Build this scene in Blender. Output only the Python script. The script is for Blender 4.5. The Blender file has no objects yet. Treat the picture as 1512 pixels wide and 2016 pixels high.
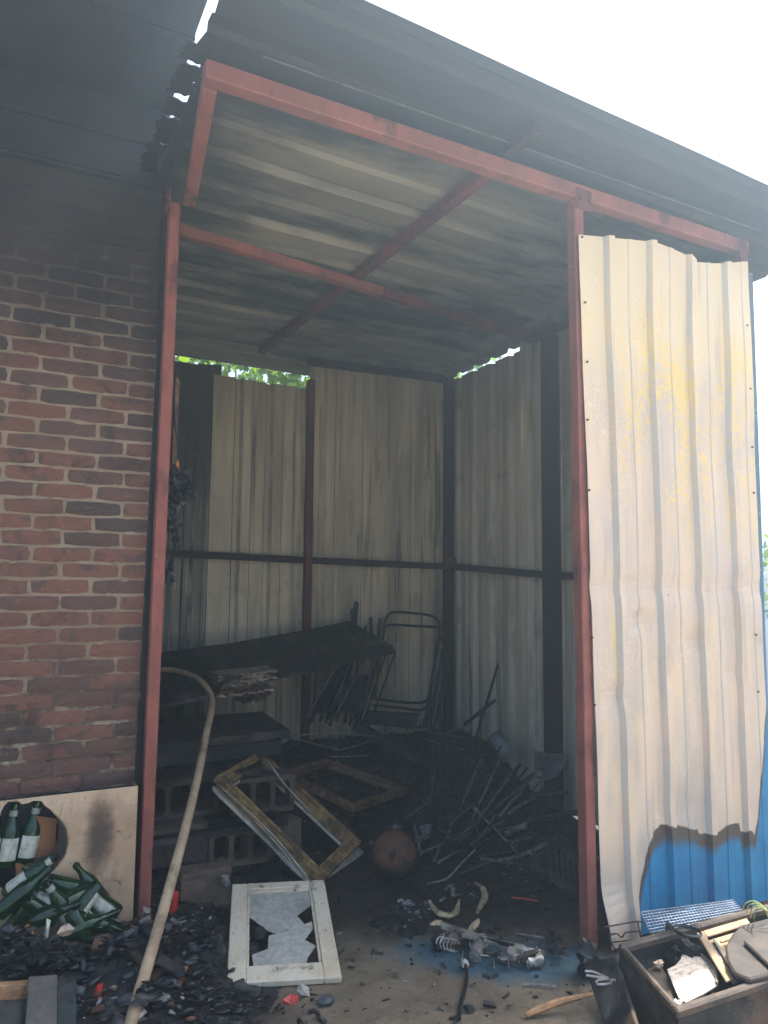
import bpy, math, random
from mathutils import Vector, Matrix, noise as mnoise
random.seed(7)
R = random.uniform
scene = bpy.context.scene
col = scene.collection

# ------------------------------------------------------------------ camera
CAM_H, FPX, YAW, PITCH, ROLL = 1.55, 1480.0, 27.0, 5.2, 0.6
_y, _p, _r = (math.radians(a) for a in (YAW, PITCH, ROLL))
FW = Vector((math.sin(_y)*math.cos(_p), math.cos(_y)*math.cos(_p), math.sin(_p)))
_rt = Vector((math.cos(_y), -math.sin(_y), 0.0)); _up = _rt.cross(FW)
RT = _rt*math.cos(_r) + _up*math.sin(_r)
UP = -_rt*math.sin(_r) + _up*math.cos(_r)
EYE = Vector((0, 0, CAM_H))
cd = bpy.data.cameras.new('camera'); cam = bpy.data.objects.new('camera', cd); col.objects.link(cam)
cd.sensor_fit = 'VERTICAL'; cd.sensor_height = 24.0; cd.lens = 24.0*FPX/2016.0
cd.clip_start = 0.05; cd.clip_end = 600
cam.matrix_world = Matrix(((RT.x, UP.x, -FW.x, 0), (RT.y, UP.y, -FW.y, 0), (RT.z, UP.z, -FW.z, CAM_H), (0, 0, 0, 1)))
scene.camera = cam

# ------------------------------------------------------------------ world, sun, exposure
SUN_ELEV, SUN_AZ = math.radians(63), math.radians(80)      # azimuth from +Y (into the shed) towards +X
world = bpy.data.worlds.new('World'); scene.world = world; world.use_nodes = True
wn = world.node_tree.nodes; wl = world.node_tree.links
sky = wn.new('ShaderNodeTexSky'); sky.sky_type = 'NISHITA'; sky.sun_disc = False
sky.sun_elevation = SUN_ELEV; sky.sun_rotation = SUN_AZ
sky.air_density = 1.0; sky.dust_density = 4.0; sky.ozone_density = 1.0
wn['Background'].inputs['Strength'].default_value = 0.15
wl.new(sky.outputs[0], wn['Background'].inputs['Color'])
sd = bpy.data.lights.new('sun', 'SUN'); sd.energy = 4.0; sd.angle = math.radians(0.5); sd.color = (1.0, 0.93, 0.82)
sun = bpy.data.objects.new('sun', sd); col.objects.link(sun)
SDIR = Vector((math.sin(SUN_AZ)*math.cos(SUN_ELEV), math.cos(SUN_AZ)*math.cos(SUN_ELEV), math.sin(SUN_ELEV)))
sun.rotation_euler = SDIR.to_track_quat('Z', 'Y').to_euler()
sun.location = (6, 2, 8)
scene.view_settings.view_transform = 'Standard'; scene.view_settings.look = 'None'
scene.view_settings.exposure = 1.85; scene.view_settings.gamma = 1.0; scene.view_settings.use_curve_mapping = False
scene.render.engine = 'CYCLES'
scene.cycles.use_denoising = True; scene.cycles.use_adaptive_sampling = True; scene.cycles.adaptive_threshold = .03
scene.cycles.max_bounces = 6; scene.cycles.diffuse_bounces = 3; scene.cycles.volume_bounces = 0
scene.cycles.transmission_bounces = 6; scene.cycles.caustics_reflective = False; scene.cycles.caustics_refractive = False
scene.cycles.sample_clamp_indirect = 6.0

# ------------------------------------------------------------------ measuring helpers: a picture point on a known real plane
def ray(x, y): return FW + RT*((x-756.0)/FPX) - UP*((y-1008.0)/FPX)
def onY(x, y, Y): d = ray(x, y); return EYE + d*(Y/d.y)
def onX(x, y, X): d = ray(x, y); return EYE + d*(X/d.x)
def onZ(x, y, z=0.0): d = ray(x, y); return EYE + d*((z-CAM_H)/d.z)

# ------------------------------------------------------------------ materials
def lin(*c):
    if len(c) == 1: c = (c[0],)*3
    return tuple((v/255/12.92) if v/255 <= .04045 else ((v/255+.055)/1.055)**2.4 for v in c) + (1.0,)

class NB:
    """small node builder for procedural materials"""
    def __init__(s, name):
        s.m = bpy.data.materials.new(name); s.m.use_nodes = True
        s.nt = s.m.node_tree; s.n = s.nt.nodes; s.l = s.nt.links
        s.b = s.n['Principled BSDF']
    def put(s, sock, v):
        if isinstance(v, bpy.types.NodeSocket): s.l.new(v, sock)
        elif v is not None:
            if sock.type == 'VALUE' and isinstance(v, tuple): v = v[0]
            sock.default_value = v
    def pos(s): return s.n.new('ShaderNodeNewGeometry').outputs['Position']
    def obj(s): return s.n.new('ShaderNodeTexCoord').outputs['Object']
    def rnd(s): return s.n.new('ShaderNodeObjectInfo').outputs['Random']
    def scl(s, v, sc, loc=(0, 0, 0), rot=(0, 0, 0)):
        q = s.n.new('ShaderNodeMapping'); s.put(q.inputs[0], v); q.inputs['Scale'].default_value = sc
        q.inputs['Location'].default_value = loc; q.inputs['Rotation'].default_value = rot; return q.outputs[0]
    def noise(s, v, scale=5, detail=5, rough=.6, dist=0):
        q = s.n.new('ShaderNodeTexNoise'); s.put(q.inputs['Vector'], v); q.inputs['Scale'].default_value = scale
        q.inputs['Detail'].default_value = detail; q.inputs['Roughness'].default_value = rough
        q.inputs['Distortion'].default_value = dist; return q.outputs[0]
    def vor(s, v, scale=5, feature='F1', out='Distance', rand=1.0):
        q = s.n.new('ShaderNodeTexVoronoi'); q.feature = feature; s.put(q.inputs['Vector'], v)
        q.inputs['Scale'].default_value = scale; q.inputs['Randomness'].default_value = rand; return q.outputs[out]
    def mr(s, v, a, b, c=0.0, d=1.0, interp='SMOOTHSTEP'):
        q = s.n.new('ShaderNodeMapRange'); q.interpolation_type = interp; q.clamp = True
        s.put(q.inputs[0], v)
        for i, k in enumerate((a, b, c, d)): s.put(q.inputs[i+1], k)
        return q.outputs[0]
    def ma(s, op, a, b=None, clamp=False):
        q = s.n.new('ShaderNodeMath'); q.operation = op; q.use_clamp = clamp
        s.put(q.inputs[0], a); s.put(q.inputs[1], b); return q.outputs[0]
    def sep(s, v):
        q = s.n.new('ShaderNodeSeparateXYZ'); s.put(q.inputs[0], v); return q.outputs
    def mix(s, f, a, b, mode='MIX'):
        q = s.n.new('ShaderNodeMix'); q.data_type = 'RGBA'; q.blend_type = mode
        s.put(q.inputs[0], f); s.put(q.inputs[6], a); s.put(q.inputs[7], b); return q.outputs[2]
    def curve(s, v, pts):
        q = s.n.new('ShaderNodeFloatCurve'); s.put(q.inputs['Value'], v); c = q.mapping.curves[0]
        q.mapping.use_clip = False
        c.points[0].location = pts[0]; c.points[-1].location = pts[-1]
        for p in pts[1:-1]: c.points.new(*p)
        for p in c.points: p.handle_type = 'VECTOR'
        q.mapping.update(); return q.outputs[0]
    def bump(s, h, strength=.3, dist=.01):
        q = s.n.new('ShaderNodeBump'); q.inputs['Strength'].default_value = strength
        q.inputs['Distance'].default_value = dist; s.put(q.inputs['Height'], h); return q.outputs[0]
    def out(s, color, rough=.7, metal=0.0, normal=None, **kw):
        s.put(s.b.inputs['Base Color'], color); s.put(s.b.inputs['Roughness'], rough); s.put(s.b.inputs['Metallic'], metal)
        if normal is not None: s.put(s.b.inputs['Normal'], normal)
        for k, v in kw.items(): s.put(s.b.inputs[k.replace('_', ' ')], v)
        return s.m

SOOT = (.012, .012, .0125, 1)
MAT = {}

def m_brick():
    s = NB('brick'); r = s.rnd(); P = s.pos(); O = s.obj(); x, y, z = s.sep(P)
    c = s.mix(s.mr(r, .0, .45), lin(100, 77, 68), lin(126, 87, 74))
    c = s.mix(s.mr(r, .6, .95), c, lin(98, 80, 70))
    c = s.mix(s.mr(s.noise(P, 9, 3), .5, .66), c, lin(96, 78, 70))
    dark = s.ma('MAXIMUM', s.mr(s.noise(P, 5.5, 5, .65), .56, .68), s.ma('MULTIPLY', s.mr(r, .80, .84), .6))
    c = s.mix(s.ma('MULTIPLY', dark, .66), c, lin(58, 50, 47))
    c = s.mix(s.mr(s.noise(P, 46, 3), .66, .74, 0, .5), c, lin(150, 132, 116))
    up = s.mr(s.ma('ADD', z, s.ma('MULTIPLY', s.noise(P, 2.2, 4), .9)), 2.55, 3.45)
    c = s.mix(s.ma('MULTIPLY', up, .88), c, SOOT)
    h = s.ma('ADD', s.noise(P, 90, 5, .7), s.ma('MULTIPLY', s.noise(P, 26, 4), 1.2))
    return s.out(c, .93, 0, s.bump(h, .8, .008))
def m_mortar():
    s = NB('mortar'); P = s.pos(); x, y, z = s.sep(P)
    c = s.mix(s.noise(P, 12, 5), lin(130, 114, 95), lin(170, 154, 130))
    low = s.mr(s.ma('ADD', z, s.ma('MULTIPLY', s.noise(P, 4, 3), .5)), 1.75, 1.25)
    lowf = s.ma('MULTIPLY', low, s.mr(s.noise(P, 8, 3), .38, .56))
    c = s.mix(s.ma('MULTIPLY', lowf, .9), c, lin(84, 68, 60))
    up = s.mr(s.ma('ADD', z, s.ma('MULTIPLY', s.noise(P, 2.2, 4), .9)), 2.75, 3.55)
    c = s.mix(s.ma('MULTIPLY', up, .95), c, SOOT)
    return s.out(c, .95, 0, s.bump(s.noise(P, 70, 5, .7), .8, .008))
def m_red(name='red_oxide_paint', sootlo=.54, amount=.7):
    s = NB(name); P = s.pos(); x, y, z = s.sep(P)
    c = s.mix(s.mr(s.noise(P, 6, 4), .35, .65), lin(130, 74, 64), lin(152, 88, 75))
    c = s.mix(s.mr(s.noise(P, 30, 5), .62, .75, 0, .5), c, lin(186, 130, 112))
    c = s.mix(s.mr(s.noise(s.scl(P, (5, 5, 2)), 9, 7, .75), .57, .66, 0, .55), c, lin(84, 52, 44))
    c = s.mix(s.mr(s.noise(P, 120, 3), .66, .74, 0, .4), c, lin(60, 40, 36))
    c = s.mix(s.ma('MULTIPLY', s.mr(s.noise(s.scl(P, (3, 3, 1.2)), 1.6, 5, .65), sootlo, sootlo+.14), amount), c, lin(30, 22, 22))
    return s.out(c, .72, 0, s.bump(s.noise(P, 60, 4), .25, .003))
def m_sheet(name, axis, base=(122, 116, 98), soot_y=None, s0=.5, s1=.72, soot_amt=.85, streak=True):
    """inside of ribbed sheet: burnt beige back coat, soot, flaked streaks along the ribs"""
    s = NB(name); P = s.pos(); x, y, z = s.sep(P)
    st = {'z': (4.5, 4.5, .5), 'x': (.45, 2.6, 2.6)}[axis]
    c = s.mix(s.mr(s.noise(s.scl(P, st), 1.3, 5), .32, .68), lin(*[v*.86 for v in base]), lin(*[min(255, v*1.08) for v in base]))
    c = s.mix(s.mr(s.noise(P, 3, 6, .7), .55, .75, 0, .5), c, lin(96, 84, 66))
    if streak:
        k = s.ma('MULTIPLY', s.mr(s.noise(s.scl(P, {'z': (26, 26, .9), 'x': (.9, 26, 26)}[axis]), 1.4, 5, .6), .555, .63), s.mr(s.noise(P, 1.7, 3), .42, .58))
        c = s.mix(s.ma('MULTIPLY', k, .8), c, lin(200, 190, 168))
    f = s.mr(s.noise(s.scl(P, {'z': (1.6, 1.6, .5), 'x': (.5, 1.4, 1.6)}[axis]), 1.35, 6, .62), s0, s1)
    f = s.ma('MULTIPLY', f, soot_amt)
    if streak: f = s.ma('MAXIMUM', f, s.ma('MULTIPLY', s.mr(s.noise(s.scl(P, (11, 11, .28)), 1.3, 5, .6), .56, .68), .68))
    if soot_y is not None:
        sock = {'y': y, 'z': z}[soot_y[0]]
        g = s.mr(s.ma('ADD', sock, s.ma('MULTIPLY', s.noise(P, 2.5, 4), .35)), soot_y[1], soot_y[2])
        f = s.ma('MAXIMUM', f, s.ma('MULTIPLY', g, soot_y[3]))
    if axis == 'x': f = s.ma('MAXIMUM', f, s.ma('MULTIPLY', s.ma('MAXIMUM', s.mr(x, .88, .62), s.mr(x, 3.2, 3.5)), .94))
    if axis == 'z':     # one flank of each rib darker, the other paler, in patches
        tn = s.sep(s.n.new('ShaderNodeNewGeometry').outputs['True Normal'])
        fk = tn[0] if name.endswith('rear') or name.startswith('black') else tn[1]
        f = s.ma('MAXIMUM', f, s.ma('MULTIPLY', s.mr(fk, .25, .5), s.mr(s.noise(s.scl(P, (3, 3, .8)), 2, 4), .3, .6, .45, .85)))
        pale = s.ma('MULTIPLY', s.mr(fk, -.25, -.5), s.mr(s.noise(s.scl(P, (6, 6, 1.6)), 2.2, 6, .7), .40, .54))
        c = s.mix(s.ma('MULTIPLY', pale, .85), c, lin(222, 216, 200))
    c = s.mix(f, c, SOOT)
    h = s.noise(s.scl(P, st), 3.5, 4)
    return s.out(c, s.mr(f, 0, 1, .5, .8), 0, s.bump(h, .25, .02))
def m_char(name='charred', base=33, rough=.62, speck=True, brown=0.0):
    s = NB(name); P = s.pos()
    c = s.mix(s.noise(P, 14, 5, .7), lin(base*.55), lin(base, base+1, base+3))
    if brown: c = s.mix(s.mr(s.noise(P, 7, 5), .5, .7, 0, brown), c, lin(96, 72, 54))
    c = s.mix(s.mr(s.noise(P, 5, 6, .7), .52, .68, 0, .6), c, lin(112, 108, 104))
    if speck: c = s.mix(s.mr(s.vor(P, 34), .09, .03), c, lin(176, 176, 172))
    h = s.noise(P, 38, 6, .75)
    return s.out(c, s.mr(s.noise(P, 20, 3), .35, .7, rough-.25, rough+.15), 0, s.bump(h, .7, .012))
def m_flat(name, a, b=None, rough=.7, scale=12, metal=0.0, soot=.0, bump=.2, bs=60, **kw):
    s = NB(name); P = s.pos(); b = b or tuple(v*.75 for v in a)
    c = s.mix(s.mr(s.noise(P, scale, 5, .65), .3, .7), lin(*a), lin(*b))
    if soot: c = s.mix(s.ma('MULTIPLY', s.mr(s.noise(P, 6, 6, .7), .47, .66), soot), c, SOOT)
    return s.out(c, rough, metal, s.bump(s.noise(P, bs, 5), bump, .004), **kw)
def m_wood(name, a, b, axis=(1, 1, 1), soot=.0, rough=.7):
    s = NB(name); O = s.obj(); P = s.pos()
    g = s.noise(s.scl(P, axis), 6, 6, .65, .4)
    c = s.mix(s.mr(g, .3, .7), lin(*a), lin(*b))
    if soot: c = s.mix(s.ma('MULTIPLY', s.mr(s.noise(P, 7, 6, .7), .45, .62), soot), c, lin(24, 22, 22))
    return s.out(c, rough, 0, s.bump(g, .3, .004))
def m_ground():
    s = NB('yard_concrete'); P = s.pos(); x, y, z = s.sep(P)
    c = s.mix(s.mr(s.noise(P, 2.6, 6, .65), .35, .65), lin(98, 86, 70), lin(124, 110, 90))
    c = s.mix(s.mr(s.noise(P, 18, 5), .52, .7, 0, .6), c, lin(92, 78, 62))
    c = s.mix(s.mr(s.noise(P, 70, 5, .7), .60, .70, 0, .6), c, lin(172, 158, 138))
    # blue paint melted onto the slab
    dx = s.ma('SUBTRACT', x, 1.95); dy = s.ma('SUBTRACT', y, 2.66)
    d = s.ma('ADD', s.ma('MULTIPLY', s.ma('MULTIPLY', dx, dx), 5.5), s.ma('MULTIPLY', s.ma('MULTIPLY', s.ma('ADD', dy, s.ma('MULTIPLY', dx, .55)), s.ma('ADD', dy, s.ma('MULTIPLY', dx, .55))), 18))
    d = s.ma('ADD', d, s.ma('MULTIPLY', s.ma('SUBTRACT', s.noise(P, 7, 6, .7), .5), 1.9))
    blue = s.ma('MULTIPLY', s.mr(d, 1.3, .2), s.mr(s.noise(P, 30, 5), .28, .6, .5, 1))
    # soot carried out of the shed
    g = s.ma('ADD', y, s.ma('MULTIPLY', s.ma('SUBTRACT', s.noise(P, 3.2, 6, .65), .5), 1.1))
    g = s.ma('ADD', g, s.ma('MULTIPLY', s.ma('SUBTRACT', x, 1.6), .45))
    soot = s.mr(g, 2.62, 3.5)
    left = s.mr(s.ma('ADD', x, s.ma('MULTIPLY', s.noise(P, 5, 5), .5)), 1.42, 1.0)
    soot = s.ma('MAXIMUM', soot, left)
    blot = s.ma('MAXIMUM', s.mr(s.noise(P, 7, 8, .78), .55, .66, 0, .8), s.mr(s.noise(P, 42, 5, .7), .60, .68, 0, .7))
    near = s.mr(y, 1.4, 2.4)
    soot = s.ma('MAXIMUM', soot, s.ma('MULTIPLY', blot, near))
    away = s.mr(s.ma('ADD', s.ma('ABSOLUTE', s.ma('SUBTRACT', x, 1.7)), s.ma('MULTIPLY', y, -1.0)), 1.6, .6)
    soot = s.ma('MULTIPLY', soot, s.mr(y, 1.0, 2.0))
    c = s.mix(s.ma('MULTIPLY', soot, .93), c, lin(26, 26, 28))
    c = s.mix(s.ma('MULTIPLY', blue, .85), c, lin(24, 86, 106))
    c = s.mix(s.mr(s.ma('ADD', y, s.ma('MULTIPLY', s.noise(P, 1.5, 4), .6)), 1.7, .9), c, s.mix(s.noise(P, 3, 5), lin(172, 162, 146), lin(196, 188, 172)))  # unseen yard in front, made paler to bounce sunlight into the shed
    h = s.ma('ADD', s.noise(P, 40, 6, .7), s.ma('MULTIPLY', s.noise(P, 9, 4), 1.5))
    return s.out(c, s.mr(s.noise(P, 6, 4), .35, .65, .42, .9), 0, s.bump(h, .5, .012))
def m_panel(px):
    """front sheet: heat-bleached cream over the blue factory paint that survived near the ground"""
    s = NB('bleached_blue_sheet'); P = s.pos(); x, y, z = s.sep(P)
    base = s.mix(s.mr(s.noise(s.scl(P, (4, 4, .8)), 1.6, 5), .35, .65), lin(196, 178, 160), lin(214, 190, 164))
    lil = s.mr(s.noise(s.scl(P, (2.2, 2.2, 1.2)), 1.5, 6, .6), .5, .64)
    base = s.mix(s.ma('MULTIPLY', lil, .6), base, lin(192, 178, 170))
    up = s.mr(s.ma('ADD', z, s.ma('MULTIPLY', s.noise(P, 3, 4), .5)), 2.6, 3.0)
    base = s.mix(s.ma('MULTIPLY', up, .8), base, lin(222, 198, 156))
    # flaky yellow
    zone = s.ma('MULTIPLY', s.mr(z, 1.62, 2.05), s.mr(z, 3.05, 2.6))
    zone = s.ma('MULTIPLY', zone, s.mr(x, 2.36, 2.66, .25, 1.0))
    fl = s.mr(s.ma('ADD', s.noise(P, 48, 8, .78), s.ma('MULTIPLY', s.noise(s.scl(P, (2.4, 2.4, 1.1)), 1.9, 4), .6)), .815, .84)
    base = s.mix(s.ma('MULTIPLY', s.ma('MULTIPLY', fl, zone), .9), base, lin(228, 194, 104))
    low = s.ma('MULTIPLY', s.mr(s.noise(s.scl(P, (16, 16, 1.2)), 1.5, 5), .56, .66), s.ma('MULTIPLY', s.mr(z, 1.45, 1.3), s.mr(z, .75, .95)))
    base = s.mix(s.ma('MULTIPLY', low, .45), base, lin(216, 190, 116))
    # grey pits
    pit = s.ma('MULTIPLY', s.mr(s.vor(P, 46), .2, .1), s.mr(s.noise(s.scl(P, (3, 3, 1.4)), 2.0, 4), .56, .66))
    base = s.mix(s.ma('MULTIPLY', pit, s.mr(z, 2.0, 2.5, .1, .75)), base, lin(150, 142, 138))
    crz = s.ma('MULTIPLY', s.mr(s.vor(P, 30, 'DISTANCE_TO_EDGE'), .05, .01), s.mr(s.noise(P, 3.1, 3), .54, .64))
    base = s.mix(s.ma('MULTIPLY', crz, .35), base, lin(236, 222, 202))
    # smoke film low down
    film = s.mr(s.noise(s.scl(P, (1.5, 1.5, .9)), 2.2, 6, .65), .48, .7)
    base = s.mix(s.ma('MULTIPLY', s.ma('MULTIPLY', film, s.mr(z, 1.7, 1.2)), .45), base, lin(150, 140, 126))
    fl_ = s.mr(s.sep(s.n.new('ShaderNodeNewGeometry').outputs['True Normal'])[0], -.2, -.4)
    base = s.mix(s.ma('MULTIPLY', fl_, s.mr(s.noise(s.scl(P, (6, 6, 1.5)), 2, 5), .35, .65, .15, .75)), base, lin(176, 182, 180))  # sky reflection on the left rib flanks, painted in as bluish grey
    sm_ = s.mr(s.noise(s.scl(P, (9, 9, .7)), 1.5, 6, .65), .54, .68)
    base = s.mix(s.ma('MULTIPLY', sm_, .35), base, lin(150, 138, 126))
    gx = s.mr(x, 2.2, 3.6, 0, 1, 'LINEAR')
    pts = [((p.x-2.2)/1.4, p.z/3.3) for p in px]
    zb = s.ma('MULTIPLY', s.curve(gx, pts), 3.3)
    n1 = s.ma('MULTIPLY', s.ma('SUBTRACT', s.noise(P, 14, 7, .7), .5), .07)
    d = s.ma('SUBTRACT', s.ma('ADD', z, n1), zb)       # >0 bleached
    c = s.mix(s.mr(d, -.004, .004), lin(78, 66, 56), base)
    blue = s.mix(s.mr(s.noise(P, 5, 4), .35, .65), lin(8, 112, 158), lin(16, 128, 172))
    blue = s.mix(s.mr(s.noise(s.scl(P, (9, 9, 2)), 2, 5), .6, .75, 0, .4), blue, lin(80, 112, 132))
    c = s.mix(s.mr(s.ma('ADD', d, s.ma('MULTIPLY', s.noise(P, 9, 5), .07)), -.065, -.006), blue, c)
    h = s.ma('ADD', s.noise(P, 26, 5), s.ma('MULTIPLY', s.mr(d, -.006, .003), 1.0))
    return s.out(c, .5, 0, s.bump(h, .28, .004))
def m_corner():
    s = NB('sooty_blue_paint'); P = s.pos(); x, y, z = s.sep(P)
    up = s.mr(s.ma('ADD', z, s.ma('MULTIPLY', s.noise(P, 3, 4), .5)), 1.0, 2.5)
    c = s.mix(up, lin(44, 104, 150), lin(62, 96, 106))
    c = s.mix(s.mr(s.ma('ADD', z, s.ma('MULTIPLY', s.noise(P, 3, 4), .3)), 2.6, 3.0), c, lin(70, 82, 88))
    c = s.mix(s.mr(s.vor(P, 30), .16, .07), c, lin(196, 200, 190))
    return s.out(c, .45, 0, s.bump(s.noise(P, 30, 4), .2, .004))
def m_card():
    s = NB('scorched_card'); P = s.pos(); x, y, z = s.sep(P)
    c = s.mix(s.mr(s.noise(P, 4, 5), .35, .65), lin(176, 146, 116), lin(204, 178, 146))
    c = s.mix(s.mr(s.noise(P, 11, 5, .7), .52, .7, 0, .5), c, lin(156, 124, 96))
    # scorch beside the post
    dx = s.ma('MULTIPLY', s.ma('SUBTRACT', x, .43), 17); dz = s.ma('MULTIPLY', s.ma('SUBTRACT', z, .47), 6.5)
    d = s.ma('ADD', s.ma('ADD', s.ma('MULTIPLY', dx, dx), s.ma('MULTIPLY', dz, dz)), s.ma('MULTIPLY', s.noise(P, 8, 6, .7), 2.2))
    c = s.mix(s.mr(d, 2.6, 1.0, 0, .85), c, lin(58, 48, 46))
    c = s.mix(s.mr(s.noise(s.scl(P, (3, 3, 1.2)), 3, 7, .7), .52, .68, 0, .6), c, lin(122, 96, 76))
    c = s.mix(s.mr(s.noise(P, 30, 6, .7), .6, .68, 0, .7), c, lin(70, 58, 50))
    # scorch ring round the hole
    dx = s.ma('MULTIPLY', s.ma('SUBTRACT', x, .13), 5.6); dz = s.ma('MULTIPLY', s.ma('SUBTRACT', z, .475), 6.6)
    d = s.ma('ADD', s.ma('ADD', s.ma('MULTIPLY', dx, dx), s.ma('MULTIPLY', dz, dz)), s.ma('MULTIPLY', s.noise(P, 22, 4), .25))
    c = s.mix(s.mr(d, 1.22, 1.05, 0, .95), c, lin(24, 20, 19))
    return s.out(c, .9, 0, s.bump(s.noise(P, 60, 4), .3, .004))
def m_glass(name, tint, rough=.1, alpha=.78):
    s = NB(name); P = s.pos()
    c = s.mix(s.mr(s.noise(P, 14, 4), .4, .7), lin(*tint), lin(*[v*.6 for v in tint]))
    return s.out(c, rough, 0, None, Transmission_Weight=alpha, IOR=1.5)
def m_leaf(name, a, b):
    s = NB(name); r = s.noise(s.pos(), 3.5, 3)
    c = s.mix(s.mr(r, .35, .65), lin(*a), lin(*b))
    t = s.n.new('ShaderNodeBsdfTranslucent'); s.put(t.inputs[0], s.mix(.5, c, lin(150, 190, 40)))
    s.out(c, .6)
    ad = s.n.new('ShaderNodeMixShader'); ad.inputs[0].default_value = .5
    s.l.new(s.b.outputs[0], ad.inputs[1]); s.l.new(t.outputs[0], ad.inputs[2])
    s.l.new(ad.outputs[0], s.n['Material Output'].inputs[0]); return s.m
def m_rust():
    s = NB('rusty_ball'); P = s.pos(); O = s.obj(); x, y, z = s.sep(O)
    c = s.mix(s.mr(s.noise(P, 16, 6, .7), .3, .7), lin(120, 74, 50), lin(78, 56, 44))
    c = s.mix(s.mr(s.noise(P, 34, 5), .58, .72, 0, .7), c, lin(154, 100, 66))
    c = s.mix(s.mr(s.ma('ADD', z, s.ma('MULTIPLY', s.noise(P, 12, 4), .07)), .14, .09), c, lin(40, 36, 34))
    return s.out(c, .85, 0, s.bump(s.noise(P, 40, 6, .75), .6, .01))
def m_enamel():
    s = NB('flaked_white_enamel'); P = s.pos()
    c = s.mix(s.mr(s.noise(P, 20, 6, .7), .35, .6), lin(196, 180, 162), lin(214, 202, 186))
    k = s.mr(s.noise(s.scl(P, (1, 2.2, 1)), 34, 7, .75), .5, .6)
    c = s.mix(s.ma('MULTIPLY', k, .75), c, lin(112, 84, 64))
    return s.out(c, .5, 0, s.bump(s.noise(P, 50, 5), .4, .004))
def m_steel():
    s = NB('sooty_steel'); P = s.pos()
    c = s.mix(s.mr(s.noise(P, 14, 6, .7), .4, .62), lin(214, 208, 198), lin(120, 110, 98))
    c = s.mix(s.mr(s.noise(P, 26, 6, .7), .52, .62, 0, .9), c, lin(40, 34, 30))
    return s.out(c, .34, .5, s.bump(s.noise(P, 50, 5), .35, .004))
def m_whitepaint():
    s = NB('sooted_white_paint'); P = s.pos()
    c = s.mix(s.mr(s.noise(P, 5, 5), .35, .65), lin(196, 178, 148), lin(214, 200, 174))
    c = s.mix(s.mr(s.noise(P, 13, 9, .78), .565, .64, 0, .9), c, lin(62, 52, 46))
    c = s.mix(s.mr(s.noise(P, 70, 4, .7), .62, .68, 0, .8), c, lin(50, 42, 38))
    c = s.mix(s.mr(s.noise(P, 7, 6, .7), .56, .7, 0, .45), c, lin(120, 108, 94))
    return s.out(c, .6, 0, s.bump(s.noise(P, 40, 4), .2, .003))

MAT['brick'] = m_brick(); MAT['mortar'] = m_mortar()
MAT['red'] = m_red(); MAT['redsoot'] = m_flat('sooty_red_oxide_paint', (122, 62, 54), (84, 46, 42), .75, 3, soot=.45); MAT['redblack'] = m_red('blackened_red_oxide_paint', .18, .93)
MAT['rear'] = m_sheet('burnt_sheet_rear', 'z', (212, 196, 164), ('z', 2.6, 4.0, .62), .52, .84, .62)
MAT['side'] = m_sheet('burnt_sheet_side', 'z', (208, 198, 174), ('z', 2.0, 4.0, .62), .53, .86, .6)
MAT['roof'] = m_sheet('burnt_sheet_roof', 'x', (132, 127, 112), ('y', 3.1, 2.75, .97), .40, .64, .9, False)
MAT['dark'] = m_sheet('blackened_sheet', 'z', (150, 144, 126), ('z', 1.5, 2.9, .85), .42, .72, .8)
MAT['char'] = m_char(); MAT['charb'] = m_char('charred_brown', 34, .8, True, .8); MAT['charwood'] = m_char('charred_wood', 30, .5, False)
MAT['soot'] = m_flat('sooty_board', (34, 36, 40), (20, 21, 23), .8, 4, bump=.3)
MAT['ground'] = m_ground()
MAT['card'] = m_card(); MAT['cardin'] = m_flat('plain_card', (150, 104, 68), (128, 86, 56), .9, 10)
MAT['green'] = m_glass('green_bottle_glass', (36, 104, 48)); MAT['clear'] = m_glass('clear_sooty_glass', (150, 160, 156), .2, .8)
MAT['label'] = m_flat('bottle_label', (196, 196, 182), (150, 156, 140), .8, 40, soot=.5)
MAT['block'] = m_flat('sooty_concrete_block', (100, 86, 74), (64, 56, 50), .95, 14, soot=.65, bump=.5)
MAT['blockb'] = m_flat('brown_concrete_block', (122, 102, 86), (92, 76, 66), .95, 14, soot=.7, bump=.5)
MAT['hose'] = m_flat('tan_pipe', (190, 164, 130), (160, 132, 102), .75, 5, soot=.55, bump=.15)
MAT['tube'] = m_flat('burnt_steel_tube', (62, 64, 66), (30, 31, 33), .42, 20, metal=.6)
MAT['gold'] = m_wood('gilt_wood', (178, 144, 92), (122, 92, 56), (4, 4, 4), .7)
MAT['veneer'] = m_flat('pale_veneer', (214, 206, 190), (160, 148, 130), .6, 16, soot=.35)
MAT['white'] = m_whitepaint(); MAT['rust'] = m_rust(); MAT['enamel'] = m_enamel(); MAT['steel'] = m_steel()
MAT['shard'] = m_flat('frosted_glass', (192, 186, 172), (158, 154, 144), .3, 40, soot=.25, bump=.5)
MAT['chrome'] = m_flat('bright_steel', (196, 190, 180), (150, 142, 132), .28, 12, metal=.5, soot=.25)
MAT['horn'] = m_flat('scorched_shell', (206, 186, 146), (146, 118, 82), .7, 24, soot=.6)
MAT['ash'] = m_flat('grey_ash', (158, 156, 150), (86, 84, 82), .95, 40, soot=.4)
MAT['brownburnt'] = m_flat('brown_burnt_metal', (96, 82, 68), (62, 54, 46), .6, 7, soot=.5, bump=.4)
MAT['wire'] = m_flat('plated_wire', (150, 160, 172), (100, 108, 120), .4, 20, metal=.5)
MAT['cable'] = m_flat('green_yellow_cable', (190, 190, 96), (110, 140, 80), .5, 60)
MAT['wood'] = m_wood('pale_wood', (196, 150, 106), (150, 108, 72), (3, 3, 9), .45)
MAT['greyplank'] = m_wood('grey_plank', (104, 96, 90), (82, 76, 72), (9, 9, 1), .2)
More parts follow.
